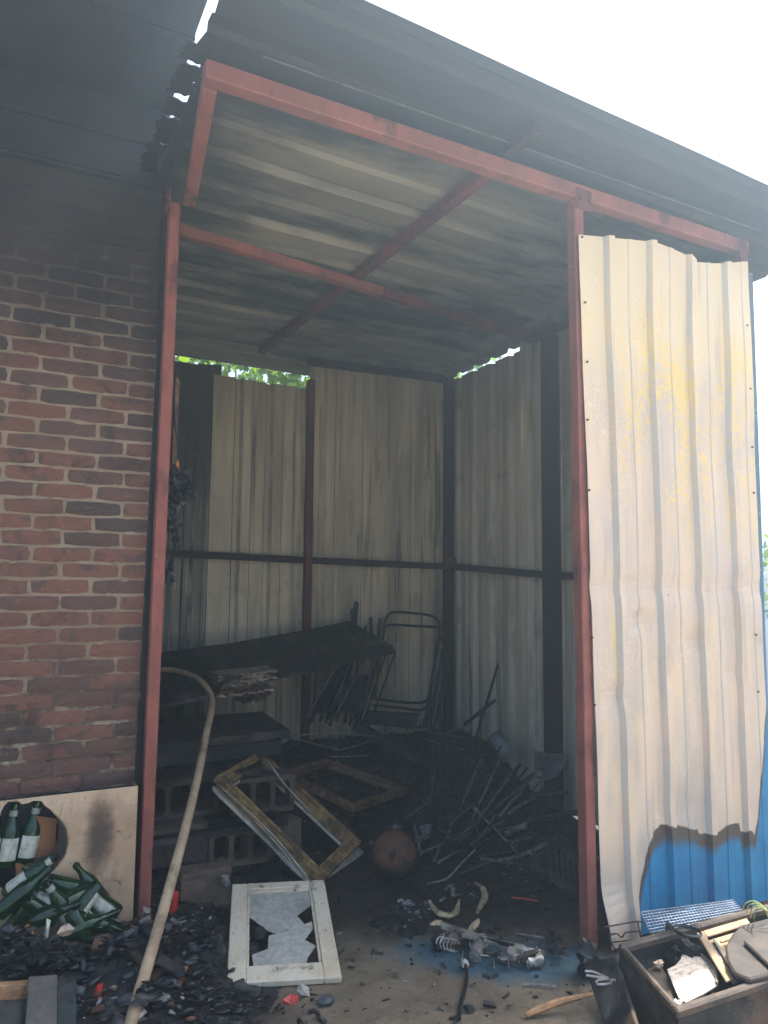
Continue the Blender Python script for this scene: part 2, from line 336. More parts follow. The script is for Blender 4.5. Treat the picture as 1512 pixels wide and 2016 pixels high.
MAT['redwrap'] = m_flat('red_wrapper', (206, 58, 40), (150, 30, 28), .4, 20, soot=.35)
MAT['pink'] = m_flat('pink_rag', (206, 72, 104), (160, 44, 76), .8, 20, soot=.25)
MAT['cream'] = m_flat('cream_plate', (226, 200, 172), (206, 164, 128), .45, 8, soot=.45)
MAT['paper'] = m_flat('burnt_pages', (190, 178, 160), (100, 72, 52), .9, 30, soot=.85, bump=.6)
MAT['brownpaper'] = m_flat('brown_pages', (120, 82, 56), (74, 50, 38), .9, 20, soot=.6, bump=.6)
MAT['plastic'] = m_flat('melted_black_plastic', (28, 28, 32), (14, 14, 16), .35, 12, bump=.5)
MAT['greyplastic'] = m_flat('grey_plastic', (92, 96, 98), (56, 60, 62), .6, 10, soot=.6)
MAT['bluegrey'] = m_flat('blue_grey_enamel', (140, 146, 150), (92, 98, 104), .45, 10, soot=.5)
MAT['orange'] = m_flat('orange_card', (206, 132, 62), (170, 96, 40), .8, 14, soot=.3)
MAT['leaf'] = m_leaf('leaves', (58, 92, 26), (96, 130, 36)); MAT['leafb'] = m_leaf('dark_leaves', (40, 74, 26), (66, 100, 34))
MAT['bark'] = m_flat('bark', (92, 76, 60), (60, 50, 42), .95, 14, bump=.6)
MAT['blue'] = m_corner()

# ------------------------------------------------------------------ geometry helpers
class MB:
    def __init__(s): s.v = []; s.f = []; s.mi = []
    def add(s, vs, fs, mi=0):
        o = len(s.v); s.v += [Vector(v) for v in vs]; s.f += [tuple(i+o for i in f) for f in fs]; s.mi += [mi]*len(fs); return s
    def hexa(s, p, mi=0):       # 8 corners: bottom 4, top 4
        return s.add(p, [(3, 2, 1, 0), (4, 5, 6, 7), (0, 1, 5, 4), (1, 2, 6, 5), (2, 3, 7, 6), (3, 0, 4, 7)], mi)
    def box(s, lo, hi, mi=0):
        (a, b, c), (d, e, f) = lo, hi
        return s.hexa([(a, b, c), (d, b, c), (d, e, c), (a, e, c), (a, b, f), (d, b, f), (d, e, f), (a, e, f)], mi)
    def bar(s, p, q, w, h, up=(0, 0, 1), mi=0, jit=0):
        p, q = Vector(p), Vector(q); d = (q-p).normalized(); up = Vector(up)
        sd_ = d.cross(up)
        if sd_.length < 1e-4: sd_ = d.cross(Vector((1, 0, 0)))
        sd_.normalize(); u = sd_.cross(d)
        j = lambda: Vector((R(-jit, jit), R(-jit, jit), R(-jit, jit)))
        c = [(-w/2, -h/2), (w/2, -h/2), (w/2, h/2), (-w/2, h/2)]
        return s.hexa([p+sd_*a+u*b+j() for a, b in c]+[q+sd_*a+u*b+j() for a, b in c], mi)
    def tube(s, pts, r, seg=8, mi=0, cap=True):
        pts = [Vector(p) for p in pts]; n = len(pts); rs = r if isinstance(r, (list, tuple)) else [r]*n
        prev = None; rings = []
        for i, p in enumerate(pts):
            d = (pts[min(i+1, n-1)]-pts[max(i-1, 0)])
            d = d.normalized() if d.length > 1e-9 else Vector((0, 0, 1))
            if prev is None:
                a = Vector((0, 0, 1)) if abs(d.z) < .9 else Vector((1, 0, 0)); u = d.cross(a).normalized()
            else:
                u = prev - d*prev.dot(d); u = u.normalized() if u.length > 1e-6 else d.orthogonal().normalized()
            prev = u; w = d.cross(u)
            rings.append([p+(u*math.cos(2*math.pi*k/seg)+w*math.sin(2*math.pi*k/seg))*rs[i] for k in range(seg)])
        vs = [v for g in rings for v in g]; fs = []
        for i in range(n-1):
            for k in range(seg):
                k2 = (k+1) % seg; fs.append((i*seg+k, i*seg+k2, (i+1)*seg+k2, (i+1)*seg+k))
        if cap: fs.append(tuple(reversed(range(seg)))); fs.append(tuple((n-1)*seg+k for k in range(seg)))
        return s.add(vs, fs, mi)
    def prism(s, poly, off, mi=0):
        """polygon (3D points) extruded by vector off"""
        n = len(poly); off = Vector(off); p = [Vector(v) for v in poly]
        fs = [tuple(reversed(range(n))), tuple(range(n, 2*n))]+[(i, (i+1) % n, n+(i+1) % n, n+i) for i in range(n)]
        return s.add(p+[v+off for v in p], fs, mi)
    def lathe(s, prof, base, axis, seg=12, mi=0, a0=0, a1=2*math.pi):
        base, d = Vector(base), Vector(axis).normalized(); u = d.orthogonal().normalized(); w = d.cross(u)
        full = abs(a1-a0-2*math.pi) < 1e-6; m = seg if full else seg+1; vs = []; fs = []
        for (r, h) in prof:
            for k in range(m):
                a = a0+(a1-a0)*k/seg; vs.append(base+d*h+(u*math.cos(a)+w*math.sin(a))*r)
        for i in range(len(prof)-1):
            for k in range(seg):
                k2 = (k+1) % m if full else k+1; fs.append((i*m+k, i*m+k2, (i+1)*m+k2, (i+1)*m+k))
        return s.add(vs, fs, mi)
    def blob(s, c, r, seg=10, rings=7, amp=.25, freq=2.2, sq=(1, 1, 1), seed=0, mi=0):
        c = Vector(c); vs = [c+Vector((0, 0, r*sq[2]))]; fs = []
        for i in range(1, rings):
            t = math.pi*i/rings
            for k in range(seg):
                a = 2*math.pi*k/seg; d = Vector((math.sin(t)*math.cos(a), math.sin(t)*math.sin(a), math.cos(t)))
                q = 1+amp*mnoise.noise(d*freq+Vector((seed*3.7, seed, -seed)))*1.6
                vs.append(c+Vector((d.x*sq[0], d.y*sq[1], d.z*sq[2]))*r*q)
        vs.append(c-Vector((0, 0, r*sq[2])))
        for k in range(seg):
            fs.append((0, 1+k, 1+(k+1) % seg)); b = 1+(rings-2)*seg
            fs.append((b+(k+1) % seg, b+k, len(vs)-1))
        for i in range(rings-2):
            for k in range(seg):
                a = 1+i*seg; fs.append((a+k, a+seg+k, a+seg+(k+1) % seg, a+(k+1) % seg))
        return s.add(vs, fs, mi)
    def grid(s, fn, nu, nv, mi=0):
        vs = [fn(i/nu, j/nv) for j in range(nv+1) for i in range(nu+1)]
        return s.add(vs, [(j*(nu+1)+i, j*(nu+1)+i+1, (j+1)*(nu+1)+i+1, (j+1)*(nu+1)+i) for j in range(nv) for i in range(nu)], mi)

def mesh(name, mb, mats, origin=Vector((0, 0, 0)), smooth=False):
    me = bpy.data.meshes.new(name)
    me.from_pydata([tuple(v-origin) for v in mb.v], [], mb.f); me.validate()
    for m in (mats if isinstance(mats, (list, tuple)) else [mats]): me.materials.append(MAT[m])
    if len(me.polygons) == len(mb.mi) and any(mb.mi): me.polygons.foreach_set('material_index', mb.mi)
    if smooth:
        me.polygons.foreach_set('use_smooth', [True]*len(me.polygons))
        if smooth != 2:
         try: me.set_sharp_from_angle(angle=math.radians(42))
         except Exception: pass
    me.update(); return me
def tag(o, label=None, cat=None, group=None, kind=None):
    for k, v in (('label', label), ('category', cat), ('group', group), ('kind', kind)):
        if v: o[k] = v
    return o
def thing(name, loc, label, cat, group=None):
    o = bpy.data.objects.new(name, None); o.empty_display_size = .05; o.location = loc; col.objects.link(o)
    return tag(o, label, cat, group)
def part(root, name, mb, mats, smooth=False, label=None, bevel=0, kind=None):
    org = Vector((0, 0, 0)); q = root
    while q is not None: org = org+q.location; q = q.parent
    o = bpy.data.objects.new(name, mesh(name, mb, mats, org, smooth)); col.objects.link(o); o.parent = root
    if bevel: bev(o, bevel)
    return tag(o, label, kind=kind)
def solo(name, mb, mats, label, cat, group=None, smooth=False, bevel=0, kind=None):
    """a thing that is one mesh, origin at its base"""
    n = len(mb.v); c = sum(mb.v, Vector())/n; c.z = min(v.z for v in mb.v)
    o = bpy.data.objects.new(name, mesh(name, mb, mats, c, smooth)); o.location = c; col.objects.link(o)
    if bevel: bev(o, bevel)
    return tag(o, label, cat, group, kind)
def bev(o, w, seg=1):
    m = o.modifiers.new('bevel', 'BEVEL'); m.width = w; m.segments = seg; m.limit_method = 'ANGLE'; m.angle_limit = math.radians(40)
def sm(a, b, t):
    t = max(0.0, min(1.0, (t-a)/(b-a))); return t*t*(3-2*t)
def spline(pts, n=8):
    pts = [Vector(p) for p in pts]; out = []; P = [pts[0]]+pts+[pts[-1]]
    for i in range(1, len(P)-2):
        a, b, c, d = P[i-1:i+3]
        for k in range(n):
            t = k/n; out.append(.5*((2*b)+(c-a)*t+(2*a-5*b+4*c-d)*t*t+(3*b-3*c+d-a)*t**3))
    return out+[pts[-1]]
nz = lambda x, y=0, z=0: mnoise.noise(Vector((x, y, z)))

# ================================================================== SETTING: ground
gm = MB()
gm.add([(-30, -30, 0), (30, -30, 0), (30, 30, 0), (-30, 30, 0)], [(0, 1, 2, 3)])
g = bpy.data.objects.new('ground', mesh('ground', gm, 'ground')); col.objects.link(g); g['kind'] = 'structure'
g['label'] = 'brown concrete yard slab, sooty and stained blue inside the shed'

# ================================================================== BRICK HOUSE (left)
WY = 3.55; WXR = .605; ZB, ZT = .50, 3.37
house = thing('brick_house', (-.6, WY+.1, 0), 'sooty red brick house wall with blackened eaves at the left', 'house')
bk = MB(); bk.box((-1.45, WY+.010, 0), (WXR, WY+.22, 3.40)); bk.box((WXR-.2, WY+.22, 0), (WXR, 6.4, 3.40))
wallp = part(house, 'wall', bk, 'mortar')
# bricks: a few eroded shapes shared by all
def brick_mesh(L, H, D, seed):
    mb = MB(); nx, ny = 5, 2; vs = []; fs = []
    rr = random.Random(seed)
    for j in range(ny+1):
        for i in range(nx+1):
            x = L*(i/nx-.5); z = H*(j/ny-.5); ed = (i in (0, nx)) or (j in (0, ny)); cn = (i in (0, nx)) and (j in (0, ny))
            x += rr.uniform(-.003, .003); z += rr.uniform(-.0025, .0025)
            if cn: x *= rr.uniform(.955, .985); z *= rr.uniform(.82, .93)
            vs.append((x, (rr.uniform(.003, .006) if ed else rr.uniform(-.002, .0015)), z))
    n = (nx+1)*(ny+1)
    for j in range(ny):
        for i in range(nx):
            a = j*(nx+1)+i; fs.append((a, a+1, a+nx+2, a+nx+1))
    rim = [i for i in range(nx+1)]+[(j*(nx+1)+nx) for j in range(1, ny+1)]+[ny*(nx+1)+i for i in range(nx-1, -1, -1)]+[j*(nx+1) for j in range(ny-1, 0, -1)]
    for k in rim: vs.append((vs[k][0]*1.01, D, vs[k][2]*1.02))
    m = len(rim)
    for k in range(m): fs.append((rim[(k+1) % m], rim[k], n+k, n+(k+1) % m))
    mb.add(vs, fs); return mesh('brick', mb, 'brick')
BH = .0695
stretch = [brick_mesh(.232, .0585, .05, k) for k in range(7)]
halfs = [brick_mesh(.112, .0585, .05, 40+k) for k in range(4)]
row = 0; z = ZB
while z+BH < ZT+.01:
    x = WXR-.003; first = True; off = (row % 2)
    while x > -.62:
        useh = first and off
        L = .112 if useh else .232
        me = random.choice(halfs if useh else stretch)
        o = bpy.data.objects.new('brick', me); col.objects.link(o); o.parent = house
        o.location = Vector((x-L/2+R(-.002, .002), WY+R(-.003, .003), z+BH/2+R(-.002, .002)))-house.location
        o.rotation_euler = (0, R(-.008, .008), R(-.006, .006))
        x -= L+R(.010, .016); first = False
    z += BH; row += 1
# uneven mortar smeared proud of some joints
mm = MB()
for k in range(130):
    zc = ZB+BH*random.randint(1, row-1)+R(-.004, .004); xc = R(-.2, WXR-.04); L = R(.02, .09)
    mm.blob((xc, WY+.004, zc), 1, 7, 4, .5, 1.7, (L/2, R(.004, .0075), R(.005, .009)), k)
part(house, 'mortar_smears', mm, 'mortar', kind='stuff')
# frieze boards above the brick
for (x0, x1) in ((-1.45, -.30), (-.297, WXR+.018)):
    fb = MB(); fb.box((x0, WY-.022, 3.385), (x1, WY+.20, 3.585)); part(house, 'frieze_board', fb, 'soot', bevel=.004)
    fb = MB(); fb.box((x0, WY-.030, 3.589), (x1, WY+.20, 3.77)); part(house, 'frieze_board', fb, 'soot', bevel=.004)
fb = MB(); fb.box((-1.45, WY-.036, 3.40), (WXR-.2, WY-.024, 3.412)); part(house, 'frieze_trim', fb, 'soot')
# eaves
sfx = [onZ(345, 240, 3.775), onZ(380, 105, 3.775), onZ(402, 0, 3.775)]
for k in range(5):
    y0 = 2.1+k*.29
    sb = MB(); xr = .612+R(-.006, .003)
    sb.box((-1.5, y0, 3.775+R(0, .004)), (xr, y0+.286, 3.80)); part(house, 'soffit_board', sb, 'soot')
sb = MB(); sb.hexa([(-1.6, 2.0, 3.81), (.55, 2.0, 3.81), (.55, 6.5, 4.9), (-1.6, 6.5, 4.9), (-1.6, 2.0, 3.86), (.55, 2.0, 3.86), (.55, 6.5, 4.95), (-1.6, 6.5, 4.95)])
part(house, 'roof', sb, 'soot')
sb = MB(); sb.box((-1.6, 1.98, 3.76), (.55, 1.997, 3.88)); part(house, 'fascia', sb, 'soot')

# ================================================================== METAL SHED
shed = thing('metal_shed', (2.0, 2.57, 0), 'fire-gutted ribbed metal lean-to shed with red steel frame', 'shed')
def profile(W, off, pitch=.245, d=.030, wb=.085, wt=.045, minor=True):
    """(u, depth) break points of a trapezoidal sheet"""
    pts = [(0.0, 0.0)]; u = off
    while u < W+.2:
        for du, dd in ((-wb/2, 0), (-wt/2, d), (wt/2, d), (wb/2, 0)): pts.append((u+du, dd))
        m = u+pitch/2
        if minor:
          for du, dd in ((-.018, 0), (-.012, .004), (.012, .004), (.018, 0)): pts.append((m+du, dd))
        u += pitch
    pts = [p for p in pts if 0 <= p[0] <= W]
    if pts[-1][0] < W-1e-4: pts.append((W, 0.0))
    return pts
def sheet(name, mat, O, ud, vd, nd, W, v0, v1, off=.12, rows=14, warp=.006, seed=0, d=.030, pitch=.245, wb=.085, minor=True, bend=None, label=None, th=.0025, root=None):
    O, ud, vd, nd = Vector(O), Vector(ud), Vector(vd), Vector(nd); pr = profile(W, off, pitch, d, wb, wb*.5, minor); mb = MB(); n = len(pr)
    f0 = v0 if callable(v0) else (lambda u: v0); f1 = v1 if callable(v1) else (lambda u: v1)
    for j in range(rows+1):
        for (u, dd) in pr:
            a, b = f0(u), f1(u); v = a+(b-a)*j/rows
            w = warp*(nz(u*2.1+seed*5, v*1.3, seed)+.5*nz(u*5, v*3.1, seed+9))
            p = O+ud*u+vd*v+nd*(dd+w)
            if bend: p = p+bend(u, v)
            mb.v.append(p)
    for j in range(rows):
        for i in range(n-1): mb.f.append((j*n+i, j*n+i+1, (j+1)*n+i+1, (j+1)*n+i)); mb.mi.append(0)
    o = part(root or shed, name, mb, mat, label=label)
    m = o.modifiers.new('gauge', 'SOLIDIFY'); m.thickness = th; m.offset = 0
    return o
X, Y, Z = Vector((1, 0, 0)), Vector((0, 1, 0)), Vector((0, 0, 1))
RW = 5.5
# rear wall sheets (ribs stand outwards)
sheet('wall_sheet', 'dark', (.62, RW+.012, 0), X, Z, Y, .80, .02, lambda u: 3.15+.012*math.sin(u*9), .10, seed=1, warp=.010)
sheet('wall_sheet', 'rear', (1.36, RW, 0), X, Z, Y, .79, .02, lambda u: 3.075-.02*u, .20, seed=2, warp=.010, d=.042, wb=.07)
sheet('wall_sheet', 'rear', (2.13, RW+.004, 0), X, Z, Y, .70, .02, 3.30, .12, seed=3, warp=.016, d=.042, wb=.07, rows=22)
sheet('wall_sheet', 'rear', (2.80, RW, 0), X, Z, Y, .66, .02, 3.31, .14, seed=4, warp=.014, d=.042, wb=.07, rows=22)
# right wall sheets
XRW = 3.45
sheet('wall_sheet', 'side', (XRW, 4.50, 0), Y, Z, X, 1.0, .02, 3.305, .13, seed=5, warp=.010, d=.042, wb=.075)
sheet('wall_sheet', 'side', (XRW+.003, 3.52, 0), Y, Z, X, 1.0, .02, 3.37, .16, seed=6, warp=.010, d=.042, wb=.075)
sheet('wall_sheet', 'side', (XRW, 2.62, 0), Y, Z, X, .92, .02, 3.38, .12, seed=7, warp=.008, d=.042, wb=.075)
# roof sheets (ribs run left-right, stand upwards)
RZ = 3.445
e0, e1 = onZ(752, 17, RZ), onZ(1512, 364, RZ)
SK = (e1.y-e0.y)/(e1.x-e0.x)
def roofbend(u, v):            # shear to the skewed eave, fall to the back, sag between purlins
    return Vector((0, SK*(v-e0.x), -.020*(u)))
xr_end = onZ(1487, 557, 3.42).x
left = [onZ(430, 0, RZ).x, .52, .50, .62]
Y0 = e0.y
rp = [(Y0, left[0], xr_end), (Y0+.97, .555, xr_end-.01), (Y0+1.94, .56, 3.56), (Y0+2.91, .60, 3.55)]
for k, (yy, xl, xr) in enumerate(rp):
    w = .99 if k < 3 else 1.08
    if k == 0: lf = lambda u: left[0] - (.0 if u < .42 else .03 if u < .56 else -.025) + .006*math.sin(u*31)
    else: lf = lambda u, xl=xl: xl + .01*math.sin(u*17)
    O = Vector((0, yy, RZ-.02*(yy-Y0)-.002*k))
    sheet('roof_sheet', 'roof', O, Y, X, Z, w, lf, xr, .10, rows=20, warp=.008 if k else .005, seed=11+k, d=.036 if k else .016, minor=False, pitch=.245, wb=.095,
          bend=lambda u, v: Vector((0, SK*(v-e0.x), -.020*u)))
def bar(name, p, q, w, h, mat='red', up=(0, 0, 1)):
    mb = MB(); mb.bar(p, q, w, h, up); return part(shed, name, mb, mat, bevel=.004)
FY = 2.57
# frame
bar('beam', (.565, FY, 3.362), (3.445, FY, 3.322), .062, .070)
bar('rib_highlight', (.75, FY-.085, 3.432), (3.48, FY-.07, 3.405), .010, .006, 'greyplastic')  # added pale strip standing in for light caught on a rib edge
bar('purlin', (1.88, onZ(1105, 268, 3.41).y, 3.412), (1.88, FY-.036, 3.410), .055, .050, 'redblack')
bar('purlin', (1.885, FY+.036, 3.398), (1.76, 5.62, 3.345), .055, .055, 'redsoot')
a, b = onZ(408, 185, 3.33), onZ(368, 405, 3.33)
bar('side_beam', (a.x, FY+.037, 3.345), (b.x, 3.46, 3.325), .055, .055)
bar('cross_beam', onZ(350, 452, 3.32), onZ(750, 575, 3.33), .055, .055)
bar('cross_beam', onZ(752, 576, 3.33), (3.40, 4.30, 3.33), .055, .055, 'redsoot')
pt, pb = onY(343, 405, 3.5), onY(281, 1810, 3.5); d = (pb-pt)/(pb.z-pt.z)
bar('post', pt-d*(pt.z-3.31), pt-d*pt.z, .052, .056, up=(0, 1, 0))
dt, db = onY(327, 400, 3.585), onY(270, 1550, 3.585)
bar('corner_channel', dt+Vector((.005, -.01, 0)), (db.x-.01, 3.575, .0), .035, .05, 'soot', up=(0, 1, 0))
pt, pb = onY(1132, 420, FY), onY(1160, 1872, FY)
bar('post', (pt.x, FY, 3.30), (pb.x, FY, 0), .054, .056, up=(0, 1, 0))
bar('post', (3.405, FY, 3.285), (3.405, FY, 0), .06, .06, up=(0, 1, 0))
bar('post', (3.39, 5.44, 3.30), (3.39, 5.44, 0), .075, .07, 'redblack', up=(0, 1, 0))
q = onY(609, 900, 5.45); bar('post', (q.x, 5.45, 3.12), (q.x+.01, 5.45, 0), .055, .055, 'redsoot', up=(0, 1, 0))
bar('post', (3.405, 4.12, 3.29), (3.405, 4.12, 0), .07, .12, 'redblack', up=(0, 1, 0))
bar('rail', (.70, 5.462, 1.735), (q.x-.030, 5.462, 1.700), .045, .05, 'redblack')
bar('rail', (q.x+.030, 5.462, 1.698), (3.35, 5.462, 1.672), .045, .05, 'redblack')
bar('rail', (3.41, 5.40, 1.672), (3.41, 4.185, 1.60), .045, .05, 'redblack')
bar('rail', (3.41, 4.055, 1.595), (3.41, 2.61, 1.55), .045, .05, 'redblack')
bar('top_rail', (q.x-.02, 5.455, 3.27), (3.35, 5.455, 3.295), .05, .06, 'redblack')
bar('top_rail', (3.41, 4.30, 3.335), (3.41, 2.62, 3.33), .05, .055, 'redblack')
for (x, y, z, sx, sy, sz) in ((pb.x, FY-.032, 3.30, .045, .004, .05), (.615, 3.462, 3.30, .004, .05, .05), (3.385, 5.40, 1.70, .06, .004, .05)):
    part(shed, 'bracket', MB().box((x-sx, y-sy, z-sz), (x+sx, y+sy, z+sz)), 'redsoot', bevel=.002)
    for dx in (-.6, .6): part(shed, 'bolt', MB().lathe([(0, .012), (.009, .011), (.010, 0)], (x+(dx*sx if sx > .01 else 0), y-(sy if sx > .01 else dx*sy), z), (0, -1, 0), 6), 'rust')
# front sheet
PY = 2.528
tl, tr = onY(1138, 462, PY), onY(1472, 514, PY)
bl = onY(1188, 1835, PY)
PW = tr.x-tl.x
tops = [(0, onY(1136, 461, PY).z), (.42, onY(1272, 474, PY).z), (.60, onY(1330, 500, PY).z), (.61, onY(1338, 512, PY).z), (.78, onY(1395, 517, PY).z), (1.0, onY(1470, 514, PY).z)]
def ptop(u):
    t = u/PW
    for (a, za), (b, zb_) in zip(tops, tops[1:]):
        if t <= b: return za+(zb_-za)*(t-a)/(b-a)
    return tops[-1][1]
edge = [onY(*p, PY) for p in ((1120, 1900), (1238, 1872), (1247, 1830), (1262, 1730), (1276, 1668), (1289, 1634), (1303, 1624), (1330, 1628), (1373, 1630), (1376, 1640), (1405, 1642), (1430, 1626), (1455, 1618), (1457, 1636), (1472, 1634), (1484, 1648), (1492, 1610), (1499, 1500), (1512, 1330), (1560, 1320))]
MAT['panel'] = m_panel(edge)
def pbend(u, v):
    s_ = (bl.x-tl.x)*(1-v/3.2)
    o = Vector((s_*(1-u/PW)+.03*(1-v/3.2)*(u/PW), 0, 0))
    o.y -= .020*sm(2.75, 3.25, v)*math.sin(u/PW*math.pi)*.8          # top leans out
    o.y += .010*math.exp(-((v-1.53)/.05)**2)                          # pulled in at the girt screws
    for (du, dv, am, sg) in ((.30, 1.38, .022, .05), (.62, 1.28, .016, .05), (.12, 1.05, .016, .06), (.9, 1.12, .012, .05), (.5, .55, .012, .1), (1.0, 2.2, .010, .2)):
        o.y += am*math.exp(-((u-du)/(sg*1.3))**2-((v-dv)/sg)**2)
    # torn bottom left corner curls
    o.y -= .05*sm(.28, .05, v)*sm(.28, .0, u)
    return o
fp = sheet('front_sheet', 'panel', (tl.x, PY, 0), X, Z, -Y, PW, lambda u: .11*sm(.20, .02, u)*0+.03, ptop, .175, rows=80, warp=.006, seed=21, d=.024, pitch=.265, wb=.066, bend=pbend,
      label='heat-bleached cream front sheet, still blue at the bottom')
for (sx, sy) in ((1140, 466), (1146, 595), (1150, 712), (1151, 826), (1154, 965), (1160, 1255), (1165, 1388), (1168, 1527), (1170, 1690), (1225, 1175), (1315, 1172), (1390, 1164), (1455, 1163), (1472, 640), (1478, 765), (1482, 880), (1485, 970), (1490, 1250), (1494, 1362)):
    if sx < 1180: sx += 7
    p = onY(sx, sy, PY-.012); mb = MB(); mb.lathe([(0, -.004), (.0035, -.003), (.0045, 0), (.005, .006)], p, (0, 1, 0), 8)
    part(fp, 'screw', mb, 'rust', True)
# blue corner flashing, standing a little back
ca, cb = onY(1487, 560, 2.62), onY(1512, 1010, 2.62)
mb = MB(); rows = 24
for j in range(rows+1):
    zz = .02+(3.24-.02)*j/rows; w = .004*nz(zz*3, 4)
    for (xx, yy) in ((tr.x-.05, 2.604), (tr.x+.03, 2.602), (tr.x+.045, 2.622), (ca.x-.01, 2.626), (ca.x, 2.70), (ca.x+.004, 2.78)): mb.v.append(Vector((xx+w, yy+w, zz)))
for j in range(rows):
    for i in range(5): mb.f.append((j*6+i, j*6+i+1, (j+1)*6+i+1, (j+1)*6+i)); mb.mi.append(0)
o = part(shed, 'corner_flashing', mb, 'blue', label='sooty blue corner flashing'); m_ = o.modifiers.new('gauge', 'SOLIDIFY'); m_.thickness = .002
# charred fascia scraps that half close the gap to the house
for (x0, x1, y0, y1) in ((.50, .60, 2.57, 2.668), (.505, .60, 2.690, 2.778), (.50, .60, 2.796, 2.872), (.505, .60, 2.918, 3.035), (.50, .60, 3.052, 3.26), (.49, .60, 3.27, 3.54)):
    mb = MB(); n = 9
    poly = [Vector((x0+R(-.012, .012), y0+(y1-y0)*k/n, 3.455)) for k in range(n+1)]+[Vector((x0+(x1-x0)*t_, y1+R(-.010, .012), 3.455)) for t_ in (.2, .4, .6, .8, 1)]+[Vector((x0+(x1-x0)*t_, y0+R(-.012, .010), 3.455)) for t_ in (1, .8, .6, .4, .2)]
    mb.prism(poly, (0, 0, .006)); part(shed, 'flashing_scrap', mb, 'soot')
mb = MB(); mb.box((.575, 2.75, 3.36), (.590, 3.46, 3.45)); part(shed, 'fascia_strip', mb, 'soot')

# ================================================================== trees beyond the rear wall
def tree(name, base, h, rad, n, leaf, label, squash=.8, group=None, size=.07, seed=1):
    rr = random.Random(seed); base = Vector(base)
    t = thing(name, base, label, 'tree' if 'tree' in name else 'bush', group)
    mb = MB(); top = base+Vector((rr.uniform(-.2, .2), rr.uniform(-.2, .2), h*.62))
    mb.tube(spline([base, base+Vector((.05, .03, h*.3)), top], 5), [h*.028*(1-.06*i) for i in range(11)], 8)
    limbs = []
    for k in range(9):
        s_ = base.lerp(top, rr.uniform(.45, 1)); a = rr.uniform(0, 6.28)
        e = base+Vector((math.cos(a)*rad*.7, math.sin(a)*rad*.7, h*rr.uniform(.6, .95)))
        mb.tube(spline([s_, (s_+e)/2+Vector((0, 0, .1)), e], 3), [.03, .028, .025, .02, .016, .012, .008][:7], 5); limbs.append(e)
    part(t, 'trunk', mb, 'bark', True)
    lm = MB(); C = base+Vector((0, 0, h*.72))
    cl = [C+Vector((rr.gauss(0, .45)*rad, rr.gauss(0, .45)*rad, rr.gauss(0, .4)*rad*squash)) for _ in range(38)]+limbs
    for k in range(n):
        c = rr.choice(cl); p = c+Vector((rr.gauss(0, .2)*rad, rr.gauss(0, .2)*rad, rr.gauss(0, .16)*rad))
        a = Vector((rr.gauss(0, 1), rr.gauss(0, 1), rr.gauss(0, .5))).normalized(); b = a.cross(Vector((rr.gauss(0, 1), rr.gauss(0, 1), rr.gauss(0, 1)))).normalized()
        L = size*rr.uniform(.7, 1.4); W_ = L*.45
        lm.add([p, p+a*L*.5+b*W_, p+a*L, p+a*L*.5-b*W_], [(0, 1, 2, 3)])
    part(t, 'crown', lm, leaf)
tree('leafy_tree', (2.6, 8.6, 0), 4.9, 1.9, 9000, 'leaf', 'bright green tree showing through the gap above the rear wall', seed=3, size=.10)
tree('leafy_tree', (5.4, 11.0, 0), 5.6, 2.3, 7000, 'leafb', 'darker tree standing furthest behind the shed', seed=4, size=.11)
tree('young_tree', (8.6, 7.4, 0), 2.3, .8, 3500, 'leaf', 'small green tree in the open beyond the blue shed corner', seed=5, size=.07)

# ================================================================== what the fire left: heaps
def gs(x, y, cx, cy, sx, sy): return math.exp(-((x-cx)/sx)**2-((y-cy)/sy)**2)
def heap(x, y):
    h = .34*sm(4.1, 5.1, y)*sm(1.35, 1.75, x)+.10*sm(3.7, 4.2, y)*sm(1.75, 1.35, x)
    h += .12*gs(x, y, 3.0, 4.15, .40, .5)+.05*gs(x, y, 2.85, 3.35, .35, .35)
    h += .13*gs(x, y, .35, 3.30, .42, .22)+.07*gs(x, y, .80, 3.15, .22, .35)+.05*gs(x, y, .75, 3.6, .3, .3)
    h += .03*gs(x, y, 1.72, 3.12, .18, .12)
    return h
def heap_z(x, y):
    h = heap(x, y); k = min(1, h/.05)*(.55 if x < 1.2 and y < 3.6 else 1)
    return h-.012+k*(.035*nz(x*6, y*6, 1)+.026*nz(x*15, y*15, 2)+.02*nz(x*37, y*37, 5)+.01*nz(x*80, y*80, 8))
hm = MB(); NX, NY = 260, 230; HX0, HX1, HY0, HY1 = -.5, 3.42, 2.35, 5.47
hm.grid(lambda a, b: Vector((HX0+(HX1-HX0)*a, HY0+(HY1-HY0)*b, heap_z(HX0+(HX1-HX0)*a, HY0+(HY1-HY0)*b))), NX, NY)
hm.f = [f for f in hm.f if max(hm.v[i].z for i in f) > -.004 and not (hm.v[f[0]].x < .62 and hm.v[f[0]].y > 3.5)]
hm.mi = [0]*len(hm.f)
ho_ = bpy.data.objects.new('debris_heap', mesh('debris_heap', hm, 'char', smooth=True)); col.objects.link(ho_)
tag(ho_, 'black bed of ash and charcoal covering the shed floor', None, None, 'stuff')
